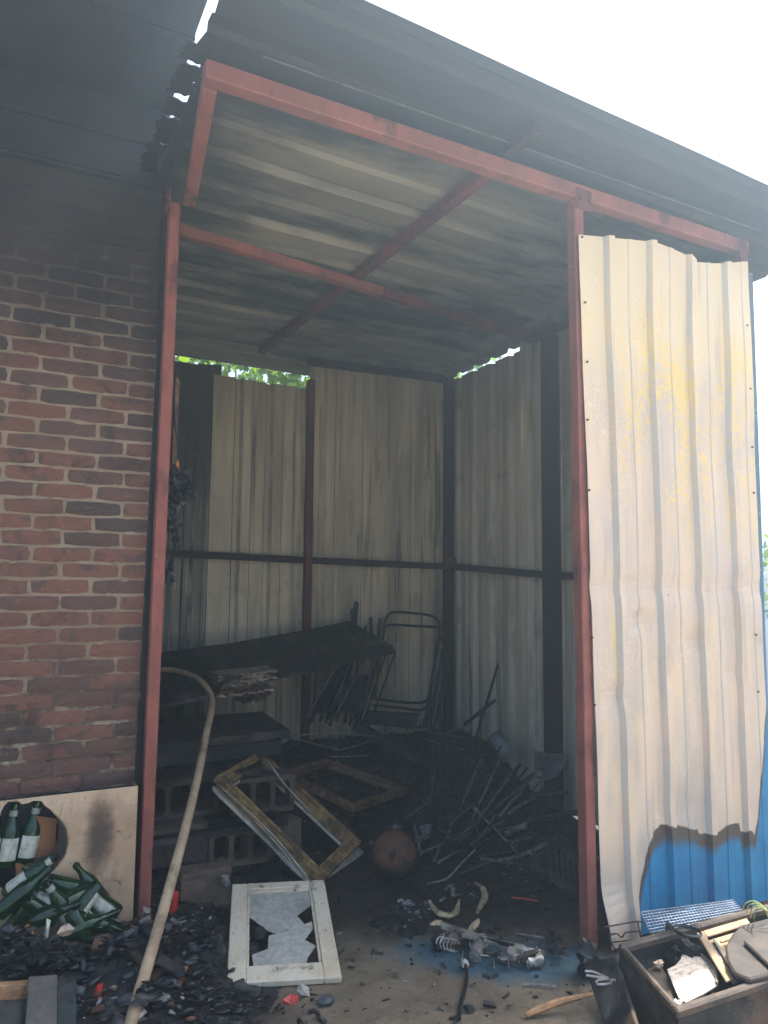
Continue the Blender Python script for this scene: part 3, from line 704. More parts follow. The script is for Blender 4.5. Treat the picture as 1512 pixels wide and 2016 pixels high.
# loose crumbs of charcoal, ash, paper and metal
cm = MB(); rr = random.Random(5); n = 0; tries = 0
while n < 13000 and tries < 120000:
    tries += 1; x = rr.uniform(-.45, 3.38); y = rr.uniform(2.25, 5.4)
    if x < .62 and y > 3.44: continue
    h = heap(x, y)
    if rr.random() > (.05+min(1, h*7)*.9)*(.8 if y < 3.45 and x < 1.2 else 1): continue
    if x > 2.25 and y < 2.56: continue
    L = rr.choice((.006, .008, .010, .013, .018, .026, .034))*rr.uniform(.7, 1.4); w = L*rr.uniform(.15, .6); t = L*rr.uniform(.12, .45)
    z = max(0, heap_z(x, y))+t*.4
    a = rr.uniform(0, 6.28); d = Vector((math.cos(a), math.sin(a), rr.gauss(0, .35))).normalized()
    k = rr.random(); mi = 0 if k < .70 else 1 if k < .83 else 2 if k < .97 else 3 if k < .985 else 4
    if mi in (2, 3, 4): L *= .55; w *= .55; t *= .5
    p = Vector((x, y, z)); cm.bar(p-d*L/2, p+d*L/2, w, t, (rr.gauss(0, .4), rr.gauss(0, .4), 1), mi, L*.12); n += 1
co = bpy.data.objects.new('charcoal_crumbs', mesh('charcoal_crumbs', cm, ['char', 'charb', 'ash', 'paper', 'steel'])); col.objects.link(co)
tag(co, 'loose crumbs of charcoal, ash and burnt scraps strewn on the floor', None, None, 'stuff')

# mixed burnt litter in the heap at the front left
lm = MB(); rr = random.Random(15); n = 0
while n < 850:
    x = rr.uniform(-.3, 1.15); y = rr.uniform(2.55, 3.40)
    if heap(x, y) < .02 and rr.random() > .25: continue
    if x > .80 and y > 2.78: continue
    L = rr.choice((.008, .010, .014, .018, .026, .04, .06))*rr.uniform(.7, 1.2); t = L*rr.uniform(.18, .45); w = L*rr.uniform(.25, .6)
    a = rr.uniform(0, 6.28); d = Vector((math.cos(a), math.sin(a), rr.gauss(0, .5))).normalized(); p = Vector((x, y, max(0, heap_z(x, y))+t*.5+.004))
    k = rr.random(); mi = 0 if k < .30 else 1 if k < .52 else 2 if k < .60 else 3 if k < .82 else 4 if k < .90 else 5 if k < .945 else 6 if k < .965 else 7 if k < .972 else 8 if k < .978 else 9
    if rr.random() < .5: lm.blob(p, L*.42, 10, 8, .42, 2.6, (1.2, .8, rr.uniform(.25, .7)), n, mi)
    else: lm.bar(p-d*L/2, p+d*L/2, w, t, (rr.gauss(0, .5), rr.gauss(0, .5), 1), mi, L*.16)
    n += 1
lo_ = bpy.data.objects.new('burnt_litter', mesh('burnt_litter', lm, ['plastic', 'charb', 'brownpaper', 'greyplastic', 'char', 'paper', 'ash', 'orange', 'redwrap', 'green'], smooth=2)); col.objects.link(lo_)
tag(lo_, 'mixed burnt litter strewn below the bottles and pipe', None, None, 'stuff')

V = onY
def quadslab(pts, th, mb=None, mi=0, nj=0):
    """flat board from 4+ corner points, thickness th below"""
    mb = mb or MB(); a, b, c = Vector(pts[0]), Vector(pts[1]), Vector(pts[2]); nrm = (b-a).cross(c-a).normalized()
    if nrm.z < 0: nrm = -nrm
    mb.prism(pts, -nrm*th, mi); return mb
def onplane(x, y, p0, nrm):
    d = ray(x, y); return EYE+d*((Vector(p0)-EYE).dot(nrm)/d.dot(nrm))
def flat_px(pxs, p0, nrm): return [onplane(x, y, p0, nrm) for x, y in pxs]

# ------------------------------------------------------------------ concrete blocks and charred boards (left, inside)
def block(c, L, H, D, cells, rz, mat, label, group=None, name='concrete_block'):
    t = thing(name, (c.x, c.y, c.z-H/2), label, 'concrete block', group)
    rot = Matrix.Rotation(rz, 3, 'Z'); mb = MB()
    def bx(a0, a1, b0, b1):       # a along length, b vertical
        p = [(a0, 0, b0), (a1, 0, b0), (a1, D, b0), (a0, D, b0), (a0, 0, b1), (a1, 0, b1), (a1, D, b1), (a0, D, b1)]
        mb.hexa([c+rot @ Vector((q[0], q[1], q[2])) for q in p])
    if not cells:
        bx(-L/2, L/2, -H/2, H/2)
    else:
        w = .028; bx(-L/2, L/2, H/2-w, H/2); bx(-L/2, L/2, -H/2, -H/2+w); cw = (L-w*(cells+1))/cells
        for k in range(cells+1): bx(-L/2+k*(cw+w), -L/2+k*(cw+w)+w, -H/2+w, H/2-w)
        for k in range(cells):
            x0 = -L/2+w+k*(cw+w); x1 = x0+cw
            for (xx, zz, sx, sz) in ((x0, H/2-w, 1, -1), (x1, H/2-w, -1, -1), (x0, -H/2+w, 1, 1), (x1, -H/2+w, -1, 1)):
                e = .026; tri = [Vector((xx, 0, zz)), Vector((xx+sx*e, 0, zz)), Vector((xx+sx*e*.3, 0, zz+sz*e*.3)), Vector((xx, 0, zz+sz*e))]
                mb.prism([c+rot @ q for q in tri], rot @ Vector((0, D, 0)))
    part(t, 'block_body', mb, mat, bevel=.003); return t
block(V(355, 1575, 4.16), .42, .20, .19, 3, .03, 'block', 'sooty hollow concrete block under the boards, nearest the red post')
block(V(518, 1566, 4.16), .36, .20, .19, 3, -.10, 'block', 'sooty hollow concrete block with two big cells behind the gilt frame')
block(V(475, 1668, 3.98), .34, .19, .19, 3, -.06, 'blockb', 'brown hollow concrete block with three cells in the lowest row')
block(V(340, 1668, 4.00), .36, .19, .19, 0, .02, 'block', 'solid dark concrete block low beside the red post')
block(V(405, 1765, 3.66), .235, .16, .11, 0, -.05, 'blockb', 'brown concrete block standing left of the white cabinet door')
block(V(408, 1722, 3.70), .24, .035, .12, 0, -.02, 'blockb', 'thin brown paver lying on the block beside the cabinet door', name='paver')
block(V(560, 1650, 4.05), .22, .17, .16, 0, .2, 'blockb', 'broken brown block half hidden by the leaning gilt frame')
def plank(pts, th, mat, label, nm='charred_board', mbj=.004):
    mb = MB(); n_ = 14; a, b, c, d_ = [Vector(p) for p in pts]     # front-left, front-right, back-right, back-left
    def P(s, t): q = (a.lerp(b, s)).lerp(d_.lerp(c, s), t); return q+Vector((0, 0, mbj*nz(s*9, t*5, a.x*7)))
    top = [[P(i/n_, j/3)+Vector((0, (R(-.01, .01) if j == 0 else 0), 0)) for i in range(n_+1)] for j in range(4)]
    vs = [v for r_ in top for v in r_]; m = n_+1
    fs = [(j*m+i, j*m+i+1, (j+1)*m+i+1, (j+1)*m+i) for j in range(3) for i in range(n_)]
    o_ = len(vs); low = [top[0][i]+Vector((0, .006*nz(i*1.3), -th*(1+.3*nz(i*.9, 3)))) for i in range(m)]
    vs += low; fs += [(i+1, i, o_+i, o_+i+1) for i in range(n_)]
    o2 = len(vs); lowb = [top[3][i]-Vector((0, 0, th)) for i in range(m)]; vs += lowb
    fs += [(3*m+i, 3*m+i+1, o2+i+1, o2+i) for i in range(n_)]+[(o_+i, o2+i, o2+i+1, o_+i+1) for i in range(n_)][::1]
    fs += [(0, m, 2*m, 3*m, o2, o_), (n_, o_+n_, o2+n_, 3*m+n_, 2*m+n_, m+n_)]
    mb.add(vs, fs); return solo(nm, mb, mat, label, 'board')
z1 = V(400, 1455, 4.28).z
plank([(.76, 4.24, z1), (1.58, 4.30, z1+.005), (1.62, 4.95, z1+.01), (.72, 4.95, z1)], .045, 'charb', 'topmost charred board of the block shelf with a brown burnt edge')
z2 = V(380, 1530, 4.12).z
plank([(.76, 4.10, z2), (1.36, 4.13, z2), (1.50, 4.60, z2), (.72, 4.60, z2)], .03, 'charb', 'middle charred board resting on the hollow blocks')
mb = MB(); mb.box((.76, 4.34, z2+.012), (1.55, 4.9, z1-.05)); solo('charred_crate', mb, 'char', 'blackened crate squeezed between the two shelf boards', 'crate', bevel=.01)
z3 = V(400, 1632, 4.0).z
plank([(.74, 3.93, z3), (1.46, 3.96, z3), (1.46, 4.14, z3), (.72, 4.14, z3)], .03, 'char', 'lowest charred board in front of the hollow blocks')
mb = MB(); mb.box((.78, 4.38, 0), (1.35, 4.80, z2-.035)); solo('charred_box', mb, 'char', 'burnt black box carrying the boards behind the blocks', 'box', bevel=.012)
# charred tabletop
a, b, c = V(690, 1221, 5.32), V(772, 1272, 4.98), V(300, 1284, 5.15); nrm = (b-a).cross(c-a).normalized()
pp = flat_px([(292, 1287), (450, 1266), (600, 1240), (690, 1221), (716, 1238), (742, 1252), (773, 1270), (778, 1280), (772, 1283), (640, 1312), (540, 1333), (510, 1340), (470, 1356), (380, 1376), (292, 1392)], a, nrm)
mb = MB(); mb.prism(pp, Vector((0, 0, -.022))); tt = solo('charred_tabletop', mb, 'charwood', 'broad charred tabletop tilted against the chairs at the back', 'tabletop', bevel=.003)
# burnt stack of magazines under it
mg = thing('burnt_magazine_stack', V(480, 1392, 4.62), 'burnt stack of white and brown pages under the tabletop', 'magazines')
rr = random.Random(9); yb = 4.62
for k in range(10):
    z0 = V(470, 1392, yb).z+.012+k*.019; mb = MB(); poly = []
    xl = V(425+rr.uniform(-6, 12), 1360, yb).x; xr = V(532+rr.uniform(-18, 14), 1360, yb).x
    if k < 3: xl = V(490+rr.uniform(-10, 14), 1360, yb).x
    for i in range(17): poly.append(Vector((xl+(xr-xl)*i/16, yb-.02+rr.uniform(-.035, .02), z0+rr.uniform(-.006, .006)+.02*(i/16))))
    poly += [Vector((xr+.02, yb+.25, z0+.02)), Vector((xl, yb+.25, z0))]
    mb.prism(poly, (0, 0, .013)); part(mg, 'page_bundle', mb, 'paper' if (k > 5 or k % 3 == 0) else 'brownpaper')
# tan bent pipe
pp = [V(300, 1318, 4.75), V(345, 1320, 4.62), V(388, 1335, 4.45), V(412, 1362, 4.28), V(417, 1392, 4.14), V(408, 1435, 3.98), V(388, 1535, 3.68), V(360, 1650, 3.42), V(322, 1790, 3.14), V(286, 1915, 2.96), V(250, 2040, 2.82)]
sp = spline(pp, 6); mb = MB(); mb.tube(sp, [.0150+.0075*sm(0, 1, i/(len(sp)-1))+.0012*nz(i*.5, 3) for i in range(len(sp))], 14); solo('bent_pipe', mb, 'hose', 'thick tan pipe bent over at the top, leaning from the heap', 'pipe', smooth=True)

# ------------------------------------------------------------------ tube chairs and burnt rods at the back
tubes = thing('chair_frame', V(790, 1420, 5.1), 'bent steel tube chair frame standing against the rear sheets', 'chair')
def tpx(pts, Y, r=.011, n_=5, dy=0): return MB().tube(spline([V(x, y, (Y+dy*i/(len(pts)-1))) for i, (x, y) in enumerate(pts)], n_), r, 8)
part(tubes, 'back_loop', tpx([(738, 1376), (744, 1330), (752, 1270), (758, 1225), (766, 1209), (782, 1205), (820, 1208), (848, 1212), (862, 1222), (866, 1240), (860, 1285), (852, 1330), (846, 1366), (838, 1380), (820, 1384), (780, 1381), (738, 1376)], 5.22), 'tube', True)
part(tubes, 'back_bar', tpx([(757, 1236), (770, 1230), (810, 1232), (850, 1234), (864, 1236)], 5.20, .010), 'tube', True)
part(tubes, 'seat_loop', tpx([(735, 1388), (790, 1394), (822, 1398), (842, 1392), (853, 1372), (870, 1290)], 5.08, .011), 'tube', True)
part(tubes, 'leg', tpx([(702, 1390), (706, 1412), (722, 1422), (780, 1428), (822, 1432), (842, 1420), (850, 1396)], 5.0, .011), 'tube', True)
part(tubes, 'leg', tpx([(864, 1240), (880, 1300), (872, 1360), (858, 1420), (846, 1440)], 5.1, .011, dy=-.15), 'tube', True)
mb = MB(); s4 = [V(726, 1398, 5.05), V(826, 1404, 5.05), V(820, 1428, 4.80), V(716, 1420, 4.80)]; quadslab(s4, .02, mb); part(tubes, 'seat', mb, 'char')
for k, (dx, lb) in enumerate(((0, 'charred folded chair frame leaning under the tabletop, nearer the post'), (52, 'charred folded chair frame leaning beside the standing one'))):
    t = thing('folded_chair_frame', V(640+dx, 1425, 5.0), lb, 'chair')
    part(t, 'side_tube', tpx([(600+dx, 1420), (640+dx, 1350), (672+dx, 1300-18*k)], 4.95, .012), 'tube', True)
    part(t, 'side_tube', tpx([(640+dx, 1424), (668+dx, 1360), (690+dx, 1302-40*k)], 5.05, .012), 'tube', True)
    part(t, 'cross_tube', tpx([(614+dx, 1398), (652+dx, 1400)], 4.98, .010), 'tube', True)
    mb = MB(); quadslab([V(618+dx, 1402, 5.0), V(650+dx, 1404, 5.06), V(678+dx, 1330, 5.22), V(650+dx, 1328, 5.16)], .018, mb); part(t, 'seat', mb, 'charwood')
def rod(p, q, r, mat='charwood', label='thin charred stick fanned out of the burnt pile', group='charred sticks in the pile', cat='stick', nm='charred_stick', wob=.012, seg=6):
    p, q = Vector(p), Vector(q); L = (q-p).length; n_ = 6; s0 = R(0, 50)
    pts = [p.lerp(q, i/n_)+Vector((nz(i*.7+s0), nz(i*.7, s0), nz(s0, i*.7)))*wob*(L if 0 < i < n_ else 0) for i in range(n_+1)]
    mb = MB().tube(pts, [r*(1+.25*nz(i*1.3, s0)) for i in range(n_+1)], seg); return solo(nm, mb, mat, label, cat, group, True)
ORD = ('first', 'second', 'third', 'fourth', 'fifth', 'sixth', 'seventh', 'eighth', 'ninth', 'tenth', 'last')
for k in range(11):
    x0 = 606+k*12+R(-5, 5); rod(V(x0, 1424+R(-6, 8), 5.0+R(-.1, .1)), V(x0+R(10, 60), 1312-k*2+R(-6, 10), 5.25+R(-.05, .08)), R(.008, .018), 'char' if k % 3 else 'charwood', ORD[k]+' charred stick from the left standing under the tabletop', 'charred sticks under the tabletop')
for k, (x0, y0, x1, y1) in enumerate(((690, 1290, 702, 1186), (735, 1310, 730, 1216), (742, 1300, 748, 1218), (716, 1300, 720, 1232), (700, 1270, 694, 1200))):
    rod(V(x0, y0, 5.3), V(x1, y1, 5.42), R(.010, .02), 'char', ('tallest charred stick poking up behind the tabletop, furthest left', 'charred stick behind the tabletop, left of the chair frame', 'charred stick behind the tabletop, touching the chair frame side', 'shortest charred stick behind the tabletop corner', 'charred stick leaning left behind the tabletop peak')[k], 'charred sticks behind the tabletop')
for k in range(9):
    x0 = 832+k*6+R(-3, 3); rod(V(x0, 1432+R(-8, 6), 4.95+R(-.1, .1)), V(862+k*3.2+R(-5, 5), 1262+R(-20, 60), 5.28+R(-.05, .05)), R(.007, .013), 'char', ORD[k]+' charred stick from the chair frame in the rear corner bundle', 'charred sticks in the rear corner')
rod(V(985, 1293, 4.85), V(905, 1560, 4.35), .011, 'tube', 'longest dark rod rising steeply before the right wall', None, 'rod', 'burnt_rod', .002)
rod(V(1008, 1352, 5.0), V(915, 1426, 4.75), .013, 'charwood', 'flat charred lath slanting low across the right wall', None, 'lath', 'charred_lath', .002)
for k in range(7):
    x0 = 852+k*6.5+R(-2, 2); rod(V(x0, 1635+R(-12, 12), 4.05), V(x0-8+R(-10, 8), 1455+R(-10, 40), 4.35), R(.005, .010), 'char', ORD[k]+' upright burnt stake from the left in the pile', 'upright burnt stakes')
MAT['gstick'] = m_flat('ash_coated_stick', (126, 121, 115), (52, 50, 49), .8, 30, soot=.5)
ordn = ('first', 'second', 'third', 'fourth', 'fifth', 'sixth', 'seventh', 'eighth', 'ninth', 'tenth', 'eleventh')
STK = [ordn[k//2]+(' dark' if k % 4 != 3 else ' ash-grey')+(' stick from the left in the fan of burnt sticks' if k % 2 == 0 else ' stick of the back row in the fan of burnt sticks') for k in range(22)]
for k in range(58):
    x0, y0 = R(790, 1095), R(1560, 1720); a_ = R(-1.2, 1.2)+1.2; L_ = R(30, 95); Yb = 3.3+(1720-y0)/160*.75
    rod(V(x0, y0, Yb), V(min(1110, x0+L_*math.cos(a_)), y0-L_*math.sin(a_)*.7, Yb+R(-.1, .25)), R(.003, .008), ('gstick', 'char', 'gstick', 'tube')[k % 4], 'short thin stick strewn over the right side of the pile', 'short sticks strewn on the right pile')
for k in range(22):
    a_ = k/21; x0 = 884+40*a_+R(-10, 12); y0 = 1648+R(-20, 30)+20*a_
    x1 = 930+165*a_+R(-15, 15); y1 = 1462+60*a_+R(-15, 70); Yb = 3.85-.25*a_
    rod(V(x0, y0, Yb), V(min(x1, 1100), y1, Yb+.30+R(-.1, .15)), R(.005, .012), ('char', 'charwood', 'tube', 'gstick')[k % 4], STK[k])
for k, (x0, y0, x1, y1, m_n) in enumerate(((1036, 1546, 985, 1605, 'ash'), (1078, 1556, 1003, 1600, 'ash'), (1118, 1560, 1040, 1566, 'greyplastic'))):
    rod(V(x0, y0, 3.9), V(x1, y1, 3.72), .010, m_n, ('ash-grey strip slanting up below the metal pan', 'wider ash-grey strip just under the metal pan', 'short grey strip pointing at the right post')[k], None, 'strip', 'grey_strip', .02)
rod(V(934, 1590, 3.85), V(1020, 1680, 3.55), .007, 'ash', 'straight pale grey rod lying across the right pile', None, 'rod', 'grey_rod', .004)
for pts, r, lb in (([(948, 1690), (985, 1694), (1030, 1682), (1062, 1668), (1074, 1660)], .010, 'pale curved strip with upturned end in the right pile'),
                   ([(990, 1697), (1020, 1700), (1050, 1698)], .009, 'short pale strip below the curved one'),
                   ([(1022, 1681), (1060, 1682), (1092, 1680)], .006, 'thin pale strip running level toward the right post'),
                   ([(842, 1740), (868, 1734), (884, 1726), (908, 1700), (936, 1672)], .0045, 'curved grey wire rising right of the rusty ball'),
                   ([(960, 1742), (985, 1718), (1000, 1702)], .0045, 'short straight wire near the right pile foot')):
    solo('bent_strip', tpx(pts, 3.45, r), 'ash', lb, 'strip', smooth=True)
for pts, lb in (([(560, 1448), (612, 1462), (668, 1476)], 'thin bright wire sloping down behind the gilt frame'), ([(672, 1476), (710, 1465), (738, 1458)], 'thin bright wire sloping up behind the gilt frame'),
                ([(812, 1430), (850, 1442), (912, 1452)], 'thin pale wire in front of the chair legs'), ([(872, 1444), (902, 1436), (930, 1431)], 'thin pale wire rising toward the right wall'),
                ([(835, 1455), (880, 1468), (920, 1478)], 'lowest thin pale wire before the rear corner'), ([(548, 1452), (660, 1442), (742, 1450)], 'faint level wire behind the gilt frame'), ([(650, 1490), (690, 1489), (722, 1487)], 'short level wire above the brown frame')):
    solo('thin_wire', tpx(pts, 4.62, .0035, 4), 'ash', lb, 'wire', smooth=True)
# charred beam lying across the middle
mb = MB(); mb.bar(V(700, 1428, 4.85), V(830, 1500, 4.45), .10, .05, (0, 0, 1), 0, .006); solo('charred_beam', mb, 'charb', 'brown charred beam lying toward the rear corner', 'beam', bevel=.01)

# ------------------------------------------------------------------ pan, bucket, crate on the right pile
pn = thing('metal_pan', V(1085, 1532, 3.95), 'blue-grey enamel pan with fittings on top of the right pile', 'pan')
a, b, c = V(1050, 1482, 3.98), V(1116, 1490, 3.98), V(1098, 1530, 3.86); nrm = (b-a).cross(c-a).normalized()
op = flat_px([(1052, 1479), (1117, 1488), (1108, 1512), (1096, 1530), (1078, 1537), (1050, 1531)], a, nrm)
ip = flat_px([(1058, 1488), (1109, 1495), (1101, 1512), (1091, 1523), (1076, 1529), (1056, 1525)], a, nrm)
dn = nrm if nrm.y < 0 else -nrm
mb = MB(); m6 = len(op); vs = op+ip+[v-dn*.035 for v in ip]
mb.add(vs, [(i, (i+1) % m6, m6+(i+1) % m6, m6+i) for i in range(m6)]+[(m6+i, m6+(i+1) % m6, 2*m6+(i+1) % m6, 2*m6+i) for i in range(m6)]+[tuple(2*m6+i for i in range(m6))])
po = part(pn, 'pan_body', mb, 'bluegrey'); s_ = po.modifiers.new('gauge', 'SOLIDIFY'); s_.thickness = .004
for (x, y, r) in ((1060, 1524, .016), (1069, 1528, .013), (1066, 1506, .010)):
    mb = MB(); mb.lathe([(0, .02), (r*.5, .02), (r*.5, .012), (r, .012), (r, -.02)], onplane(x, y, a, nrm), dn, 10); part(pn, 'fitting', mb, 'steel', True)
bk_ = thing('dark_can', V(978, 1482, 4.55), 'small dark metal can tipped over near the right wall', 'can')
ax = Vector((.5, -.35, -.75)).normalized(); mb = MB(); mb.lathe([(0, 0), (.055, 0), (.060, .01), (.060, .15), (.064, .155), (.058, .158), (.056, .02), (0, .02)], V(970, 1447, 4.55), ax, 14); part(bk_, 'can_body', mb, 'bluegrey', True)
cr = thing('slatted_crate', V(1110, 1750, 3.15), 'sooty grey slatted plastic crate side leaning by the right post', 'crate')
def ql(q, s, t): return q[0].lerp(q[1], s).lerp(q[3].lerp(q[2], s), t)
qd = [V(1078, 1652, 3.35), V(1146, 1682, 3.25), V(1150, 1770, 3.02), V(1086, 1728, 3.12)]
def strip_q(q, s0, s1, t0, t1, off, th):
    nr = (q[1]-q[0]).cross(q[3]-q[0]).normalized(); nr = nr if nr.dot(EYE-q[0]) > 0 else -nr
    return MB().prism([ql(q, s0, t0)+nr*off, ql(q, s1, t0)+nr*off, ql(q, s1, t1)+nr*off, ql(q, s0, t1)+nr*off], -nr*th)
part(cr, 'frame', strip_q(qd, 0, 1, 0, .16, .0, .02), 'greyplastic'); part(cr, 'frame', strip_q(qd, 0, 1, .84, 1, 0, .02), 'greyplastic')
for k in range(6): part(cr, 'slat', strip_q(qd, k/5.6, k/5.6+.085, .162, .838, -.003, .015), 'greyplastic')
for k, (pts, lb) in enumerate((([(1040, 1640), (1085, 1632), (1146, 1622)], 'brown lath running level to the right post'), ([(1010, 1618), (1060, 1610), (1146, 1598)], 'darker lath above it, running to the right post'))):
    rod(V(*pts[0], 3.75), V(*pts[2], 3.45), .014, 'charb', lb, None, 'lath', 'charred_lath', .004)
mb = MB(); mb.bar(V(995, 1640, 3.7), V(1036, 1625, 3.6), .05, .03, (0, 0, 1), 0, .006); solo('frayed_bundle', mb, 'paper', 'frayed pale bundle lying on the brown lath', 'bundle', bevel=.006)
for k, (x, y, w_) in enumerate(((838, 1632, .06), (830, 1652, .05), (782, 1630, .045), (758, 1648, .03), (882, 1610, .05), (733, 1660, .03))):
    mb = MB(); p = V(x, y, 3.95 if k not in (4,) else 4.15)
    for j in range(7): mb.blob(p+Vector((R(-1, 1)*w_*.5, R(-1, 1)*w_*.3, R(-.3, .3)*w_)), w_*R(.25, .45), 8, 6, 1.0, 3.0, (1, .6, .5), k*9+j)
    solo('ash_clump', mb, 'ash' if k != 4 else 'bluegrey', ('largest pale ash clump behind the rusty ball', 'yellowish ash clump just right behind the rusty ball', 'small ash clump directly behind the rusty ball', 'tiny ash clump left of the rusty ball top', 'blue-grey melted lump at the foot of the stakes', 'ash flakes between the gilt frame and the ball')[k], 'ash')

# ------------------------------------------------------------------ picture and window frames
def frame_thing(name, corners, w, th, mat, label, wl=None):
    """four mitred rails between outer corners (TL,TR,BR,BL)"""
    q = [Vector(c_) for c_ in corners]; t = thing(name, min(q, key=lambda v: v.z), label, 'frame')
    nr = (q[1]-q[0]).cross(q[3]-q[0]).normalized(); nr = nr if nr.dot(EYE-q[0]) > 0 else -nr
    cen = sum(q, Vector())/4; L = [(q[(i+1) % 4]-q[i]) for i in range(4)]
    ins = []
    for i in range(4):
        d1 = (q[(i+1) % 4]-q[i]).normalized(); d0 = (q[i-1]-q[i]).normalized()
        sn = max(.4, d1.cross(d0).length); ins.append(q[i]+(d1+d0)*(w/sn))
    for i in range(4):
        j = (i+1) % 4; mb = MB(); mb.prism([q[i], q[j], ins[j], ins[i]], -nr*th)
        # raised outer moulding
        e = .35; mb.prism([q[i]+nr*.001, q[j]+nr*.001, q[j].lerp(ins[j], e)+nr*.001, q[i].lerp(ins[i], e)+nr*.001], nr*th*.45)
        e0_, e1_ = .74, .98
        mb.prism([q[i].lerp(ins[i], e0_)+nr*.001, q[j].lerp(ins[j], e0_)+nr*.001, q[j].lerp(ins[j], e1_)+nr*.001, q[i].lerp(ins[i], e1_)+nr*.001], nr*th*.2)
        part(t, 'rail', mb, mat, bevel=.003)
    return t
gf = frame_thing('gilt_frame', [V(425, 1530, 4.02), V(512, 1480, 4.42), V(710, 1660, 3.98), V(634, 1738, 3.66)], .070, .03, 'gold', 'large scorched gilt wooden frame leaning over the concrete blocks')
for pts, r in (([(442, 1558), (480, 1592), (520, 1628), (560, 1672), (606, 1730)], .007), ([(500, 1634), (530, 1660), (556, 1694), (590, 1728)], .010), ([(528, 1500), (560, 1545), (600, 1588), (652, 1648)], .005), ([(470, 1588), (520, 1636), (566, 1688), (596, 1732)], .005)):
    r *= 1.5
    Y0_ = 3.98 if pts[0][1] > 1520 else 4.2
    sp = spline([V(x, y, Y0_-.42*i/(len(pts)-1)*(1 if pts[0][1] > 1520 else .5)) for i, (x, y) in enumerate(pts)], 5)
    mb = MB(); vs = []
    for i, p in enumerate(sp): vs += [p+Vector((-r, 0, r*1.2)), p+Vector((r*.9, .004, -r*.4))]
    mb.add(vs, [(2*i, 2*i+1, 2*i+3, 2*i+2) for i in range(len(sp)-1)]); o = part(gf, 'peeled_veneer', mb, 'veneer'); m_ = o.modifiers.new('gauge', 'SOLIDIFY'); m_.thickness = .004
qg = [V(419, 1540, 4.03), V(512, 1488, 4.45), V(716, 1668, 4.00), V(634, 1748, 3.67)]; qi = [V(447, 1538, 4.06), V(512, 1502, 4.36), V(686, 1664, 3.96), V(634, 1718, 3.74)]
for i in range(4):
    j = (i+1) % 4; part(gf, 'under_layer', MB().prism([v-Vector((0, 0, .045)) for v in (qg[i], qg[j], qi[j], qi[i])], (0, .004, .02)), 'veneer')
MAT['goldd'] = m_wood('scorched_brown_wood', (146, 106, 72), (84, 60, 44), (4, 4, 4), .7)
frame_thing('brown_frame', [V(548, 1520, 4.55), V(642, 1496, 4.75), V(806, 1556, 4.45), V(698, 1592, 4.18)], .05, .028, 'goldd', 'charred brown frame lying flat behind the gilt frame')
# white cabinet door with broken pane
cdq = [onZ(457, 1740, .16), onZ(638, 1731, .16), onZ(673, 1923, .03), onZ(446, 1936, .03)]
door = thing('cabinet_door', cdq[3], 'white cabinet door with broken frosted pane lying on the ash', 'door')
nr = (cdq[1]-cdq[0]).cross(cdq[3]-cdq[0]).normalized(); nr = nr if nr.z > 0 else -nr
for nm, s0, s1, t0, t1 in (('stile', 0, .165, 0, 1), ('stile', .848, 1, 0, 1), ('rail', .166, .847, 0, .072), ('rail', .166, .847, .862, 1)):
    part(door, nm, strip_q(cdq, s0, s1, t0, t1, 0, .028), 'white', bevel=.004)
for nm, s0, s1, t0, t1 in (('bead', .166, .19, .072, .862), ('bead', .823, .847, .072, .862), ('bead', .19, .823, .072, .092), ('bead', .19, .823, .846, .862)):
    part(door, nm, strip_q(cdq, s0, s1, t0, t1, -.007, .018), 'white', bevel=.002)
part(door, 'back_frame', strip_q(cdq, .01, .99, .875, .99, -.029, .012), 'gold')
for pl, off in (([(489, 1756), (607, 1750), (612, 1782), (584, 1802), (602, 1822), (560, 1832), (545, 1838), (528, 1832), (490, 1804)], -.015), ([(529, 1842), (562, 1834), (614, 1814), (616, 1828), (600, 1850), (622, 1862), (606, 1884), (602, 1902), (548, 1905), (500, 1906), (496, 1880), (527, 1868)], -.017)):
    pts = [onplane(x, y, cdq[0]+nr*off, nr) for x, y in pl]; part(door, 'glass_shard', MB().prism(pts, -nr*.004), 'shard')
kp = onplane(1, 1, cdq[0], nr); kp = onplane(511, 1841, cdq[0]-nr*.04, nr)
mb = MB(); mb.lathe([(0, .03), (.02, .028), (.026, .018), (.026, 0)], kp, nr, 12); solo('rusty_disc', mb, 'rust', 'small round rusty disc seen through the broken pane', 'disc', smooth=True)
# ball
mb = MB(); bc = V(776, 1707, 3.62); bc.z = .118; mb.blob(bc, .118, 28, 18, .02, 2.0, (1, 1, 1), 3)
ball = thing('rusty_ball', (bc.x, bc.y, 0), 'round rusty brown ball with a burst patch on the ash', 'ball'); part(ball, 'shell', mb, 'rust', True)
mb = MB()
for k in range(9):
    d_ = (EYE-bc).normalized(); p = bc+(d_+Vector((R(-.22, .12), R(-.1, .1), R(-.2, .12)))).normalized()*.118; mb.blob(p, R(.007, .016), 6, 4, .6, 2, (1, .5, 1), k)
part(ball, 'burst_patch', mb, 'charb')

